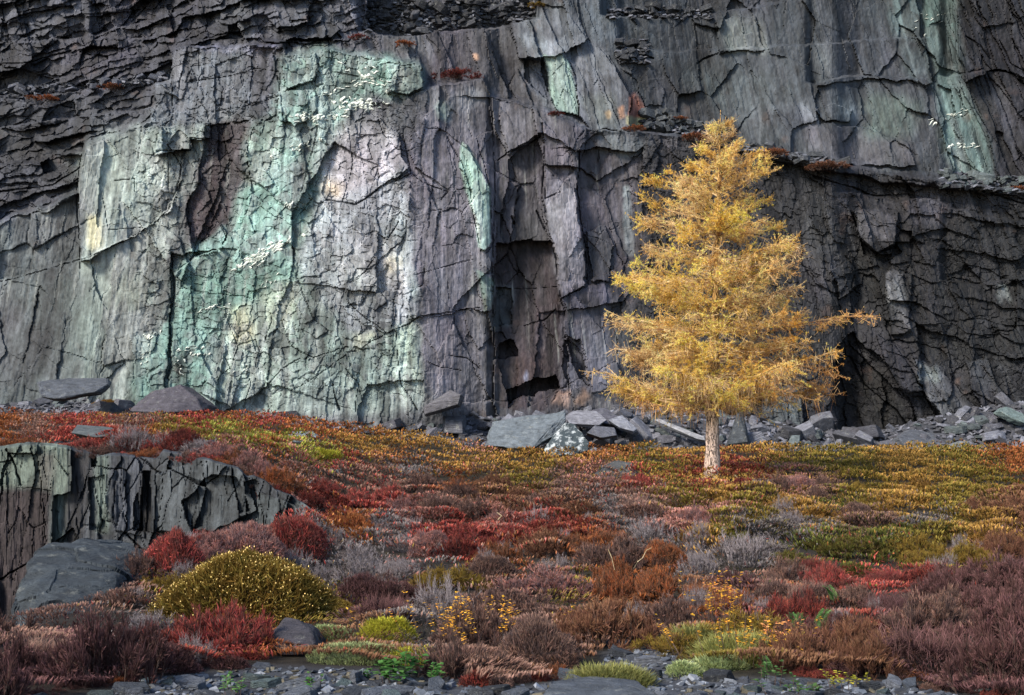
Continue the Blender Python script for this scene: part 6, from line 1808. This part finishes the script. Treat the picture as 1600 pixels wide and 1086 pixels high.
leafy_plant(1172, 1040, 130, 74, M_YLEAF, 'spray of orange-yellow flowers in yellow-green grass at the lower right', 'flowers', 36, 8, .028, 'yellow_flowers')
leafy_plant(1215, 1010, 46, 40, M_PEACH, 'orange-red leaves at the right of the yellow flowers', 'plant', 12, 7, .034, 'orange_leaved_plant')
leafy_plant(985, 1010, 40, 30, M_YLEAF, 'small yellow-leaved sprig at the top of the stony gully', 'plant', 9, 7, .022)


def mound(px, py, wpx, hpx, mat, label, cat, n=2600, blade=.05, name='moss_mound', wid=.0035):
    p = gp(px, py); k = p.y / F_PX
    w = wpx * k / 2; h = hpx * k
    x, y, z, rad, r = dome_points(n, 1.0, px)
    d = np.stack([x * .7, y * .7, .8 + 0 * x], 1) + r.normal(0, .4, (n, 3))
    pos = np.stack([x * w, y * w * .8, z * h], 1)
    me = leaves_mesh(name, pos - np.array([0, 0, blade * .4]), d, r.uniform(.6, 1.4, n) * blade, np.full(n, wid), mat)
    o = link(name, me); o.location = p
    tag(o, label, cat)


mound(560, 1034, 150, 22, M_MOSSG, 'pale grey-green moss cushion at the foot of the dark boulder', 'moss', 5200, .03)
mound(600, 1012, 90, 42, M_MOSS, 'bright lime-yellow moss hummock behind the pale moss cushion', 'moss', 3600, .035)
mound(640, 1036, 100, 20, M_MOSS, 'low lime moss mat right of the pale moss cushion', 'moss', 3600, .03)
mound(515, 1004, 70, 26, M_MOSSG, 'olive moss patch at the right of the dark boulder', 'moss', 2400, .03)
mound(950, 1072, 120, 22, M_TUFT, 'pale lime grass tuft at the left of the stony gully', 'grass tuft', 4200, .06, 'grass_tuft', .0025)
mound(1120, 1046, 80, 18, M_MOSSG, 'grey-green moss cushion at the right of the stony gully', 'moss', 3000, .04)
mound(1150, 1036, 130, 30, M_TUFT, 'yellow-green grass around the yellow flowers', 'grass tuft', 3200, .1, 'grass_tuft')
mound(1085, 1012, 70, 22, M_TUFT, 'lime grass at the top right of the stony gully', 'grass tuft', 1500, .09, 'grass_tuft')
mound(1068, 1058, 56, 18, M_MOSSG, 'small pale moss pad among slates in the gully', 'moss', 1600, .03)
mound(400, 690, 70, 8, M_MOSS, 'bright lime moss beside the pale flat rock on the left shelf', 'moss', 2200, .12, 'moss_mound', .014)
mound(500, 716, 60, 10, M_MOSS, 'yellow-green moss patch in front of the pale flat rock', 'moss', 2000, .12, 'moss_mound', .014)


def fern(px, py, hpx, label, nf=4):
    p = gp(px, py); k = p.y / F_PX; L = hpx * k
    root = bpy.data.objects.new('fern', None); COL.objects.link(root); root.location = p; root.empty_display_size = .1
    tag(root, label, 'fern')
    for f in range(nf):
        az = RNG.uniform(0, 6.28)
        pos = []; dr = []; A = []
        d = np.array([math.cos(az) * .2, math.sin(az) * .2, 1.0]); d /= np.linalg.norm(d)
        q = np.zeros(3); q[2] = L * .35
        sd = np.array([-math.sin(az), math.cos(az), 0])
        pts = [np.array([0, 0, 0.0]), q.copy()]
        for s in range(14):
            w = 1 - s / 15
            for sg in (-1, 1):
                for e in range(3):
                    pos.append(q + sd * sg * L * .11 * w * e); dr.append(d * .6 + sd * sg * (1 - .2 * e))
            q = q + d * L * .055; pts.append(q.copy())
            d = d + np.array([math.cos(az) * .045, math.sin(az) * .045, -.05]); d /= np.linalg.norm(d)
        pts = np.array(pts)
        V, Fc = prisms(pts[:-1], pts[1:], np.full(len(pts) - 1, .002), np.full(len(pts) - 1, .0015))
        fr = link('frond', mesh_np('frond', V, Fc, M_STEM), root)
        n = len(pos)
        link('leaflets', leaves_mesh('leaflets', np.array(pos), np.array(dr), np.full(n, L * .14), np.full(n, L * .026), M_FERN), fr)


fern(1246, 1000, 40, 'green fern in the dark heather, left of two')
fern(1282, 1000, 46, 'green fern in the dark heather, right of two')
fern(1302, 952, 36, 'small fern higher up in the dark heather')
fern(1470, 1012, 26, 'tiny fern on the bottom right heather mound')
fern(1200, 1062, 34, 'small fern among slates below the yellow flowers')


def bare_stick(pts, r, label):
    V = np.array([tuple(P(*q)) for q in pts]); c = V[0].copy()
    A = V[:-1] - c; B = V[1:] - c
    m, f = prisms(A, B, np.full(len(A), r), np.full(len(A), r * .7))
    o = link('dead_stem', mesh_np('dead_stem', m, f, M_STRAW)); o.location = c
    tag(o, label, 'stem')


bare_stick([(990, 888, 11.0), (996, 878, 10.9), (1004, 872, 10.9), (1010, 860, 10.9), (1018, 856, 10.9)], .004, 'pale crooked dead stem standing over rust heather at centre')
bare_stick([(960, 890, 11.0), (956, 872, 11.0), (950, 858, 11.0)], .004, 'straight pale dead stem left of the crooked one')
bare_stick([(132, 1075, 7.0), (122, 1040, 7.1), (112, 1025, 7.1), (120, 1020, 7.1)], .006, 'hooked pale stem in the bottom left dark heather')
bare_stick([(84, 1030, 7.6), (90, 1010, 7.6), (98, 988, 7.6)], .006, 'short pale twig rising from the bottom left purple heather')
bare_stick([(1148, 742, 24.8), (1154, 748, 24.8), (1160, 754, 24.7)], .012, 'thin straw stalk leaning on the rock by the larch roots')
bare_stick([(778, 812, 14.5), (784, 806, 14.5), (776, 800, 14.5)], .006, 'pale forked twig showing in brown heather left of centre')
bare_stick([(770, 1058, 6.6), (800, 1060, 6.6), (815, 1059, 6.6)], .004, 'long straw lying flat over dark green grass at bottom centre')


# ------------------------------------------------------------------ things that share a label are told apart by their place in the row
bpy.context.view_layer.update()
rows_ = {}
for o in COL.objects:
    if o.parent is None and o.get('label') and o.get('category'):
        rows_.setdefault(o['label'], []).append(o)
_W = ['', 'first', 'second', 'third', 'fourth', 'fifth', 'sixth', 'seventh', 'eighth', 'ninth', 'tenth', 'eleventh', 'twelfth', 'thirteenth', 'fourteenth', 'fifteenth', 'sixteenth', 'seventeenth', 'eighteenth', 'nineteenth']
_T = {2: 'twent', 3: 'thirt', 4: 'fort', 5: 'fift', 6: 'sixt'}


def ordinal(n):
    if n < 20: return _W[n]
    return _T[n // 10] + ('ieth' if n % 10 == 0 else 'y-' + _W[n % 10])


for lab, os_ in rows_.items():
    if len(os_) < 2: continue
    os_.sort(key=lambda o: float(proj(o.location.x, o.location.y, o.location.z)[0]))
    for i, o in enumerate(os_):
        o['label'] = lab + (', leftmost' if i == 0 else (', rightmost' if i == len(os_) - 1 else ', %s from left' % ordinal(i + 1)))
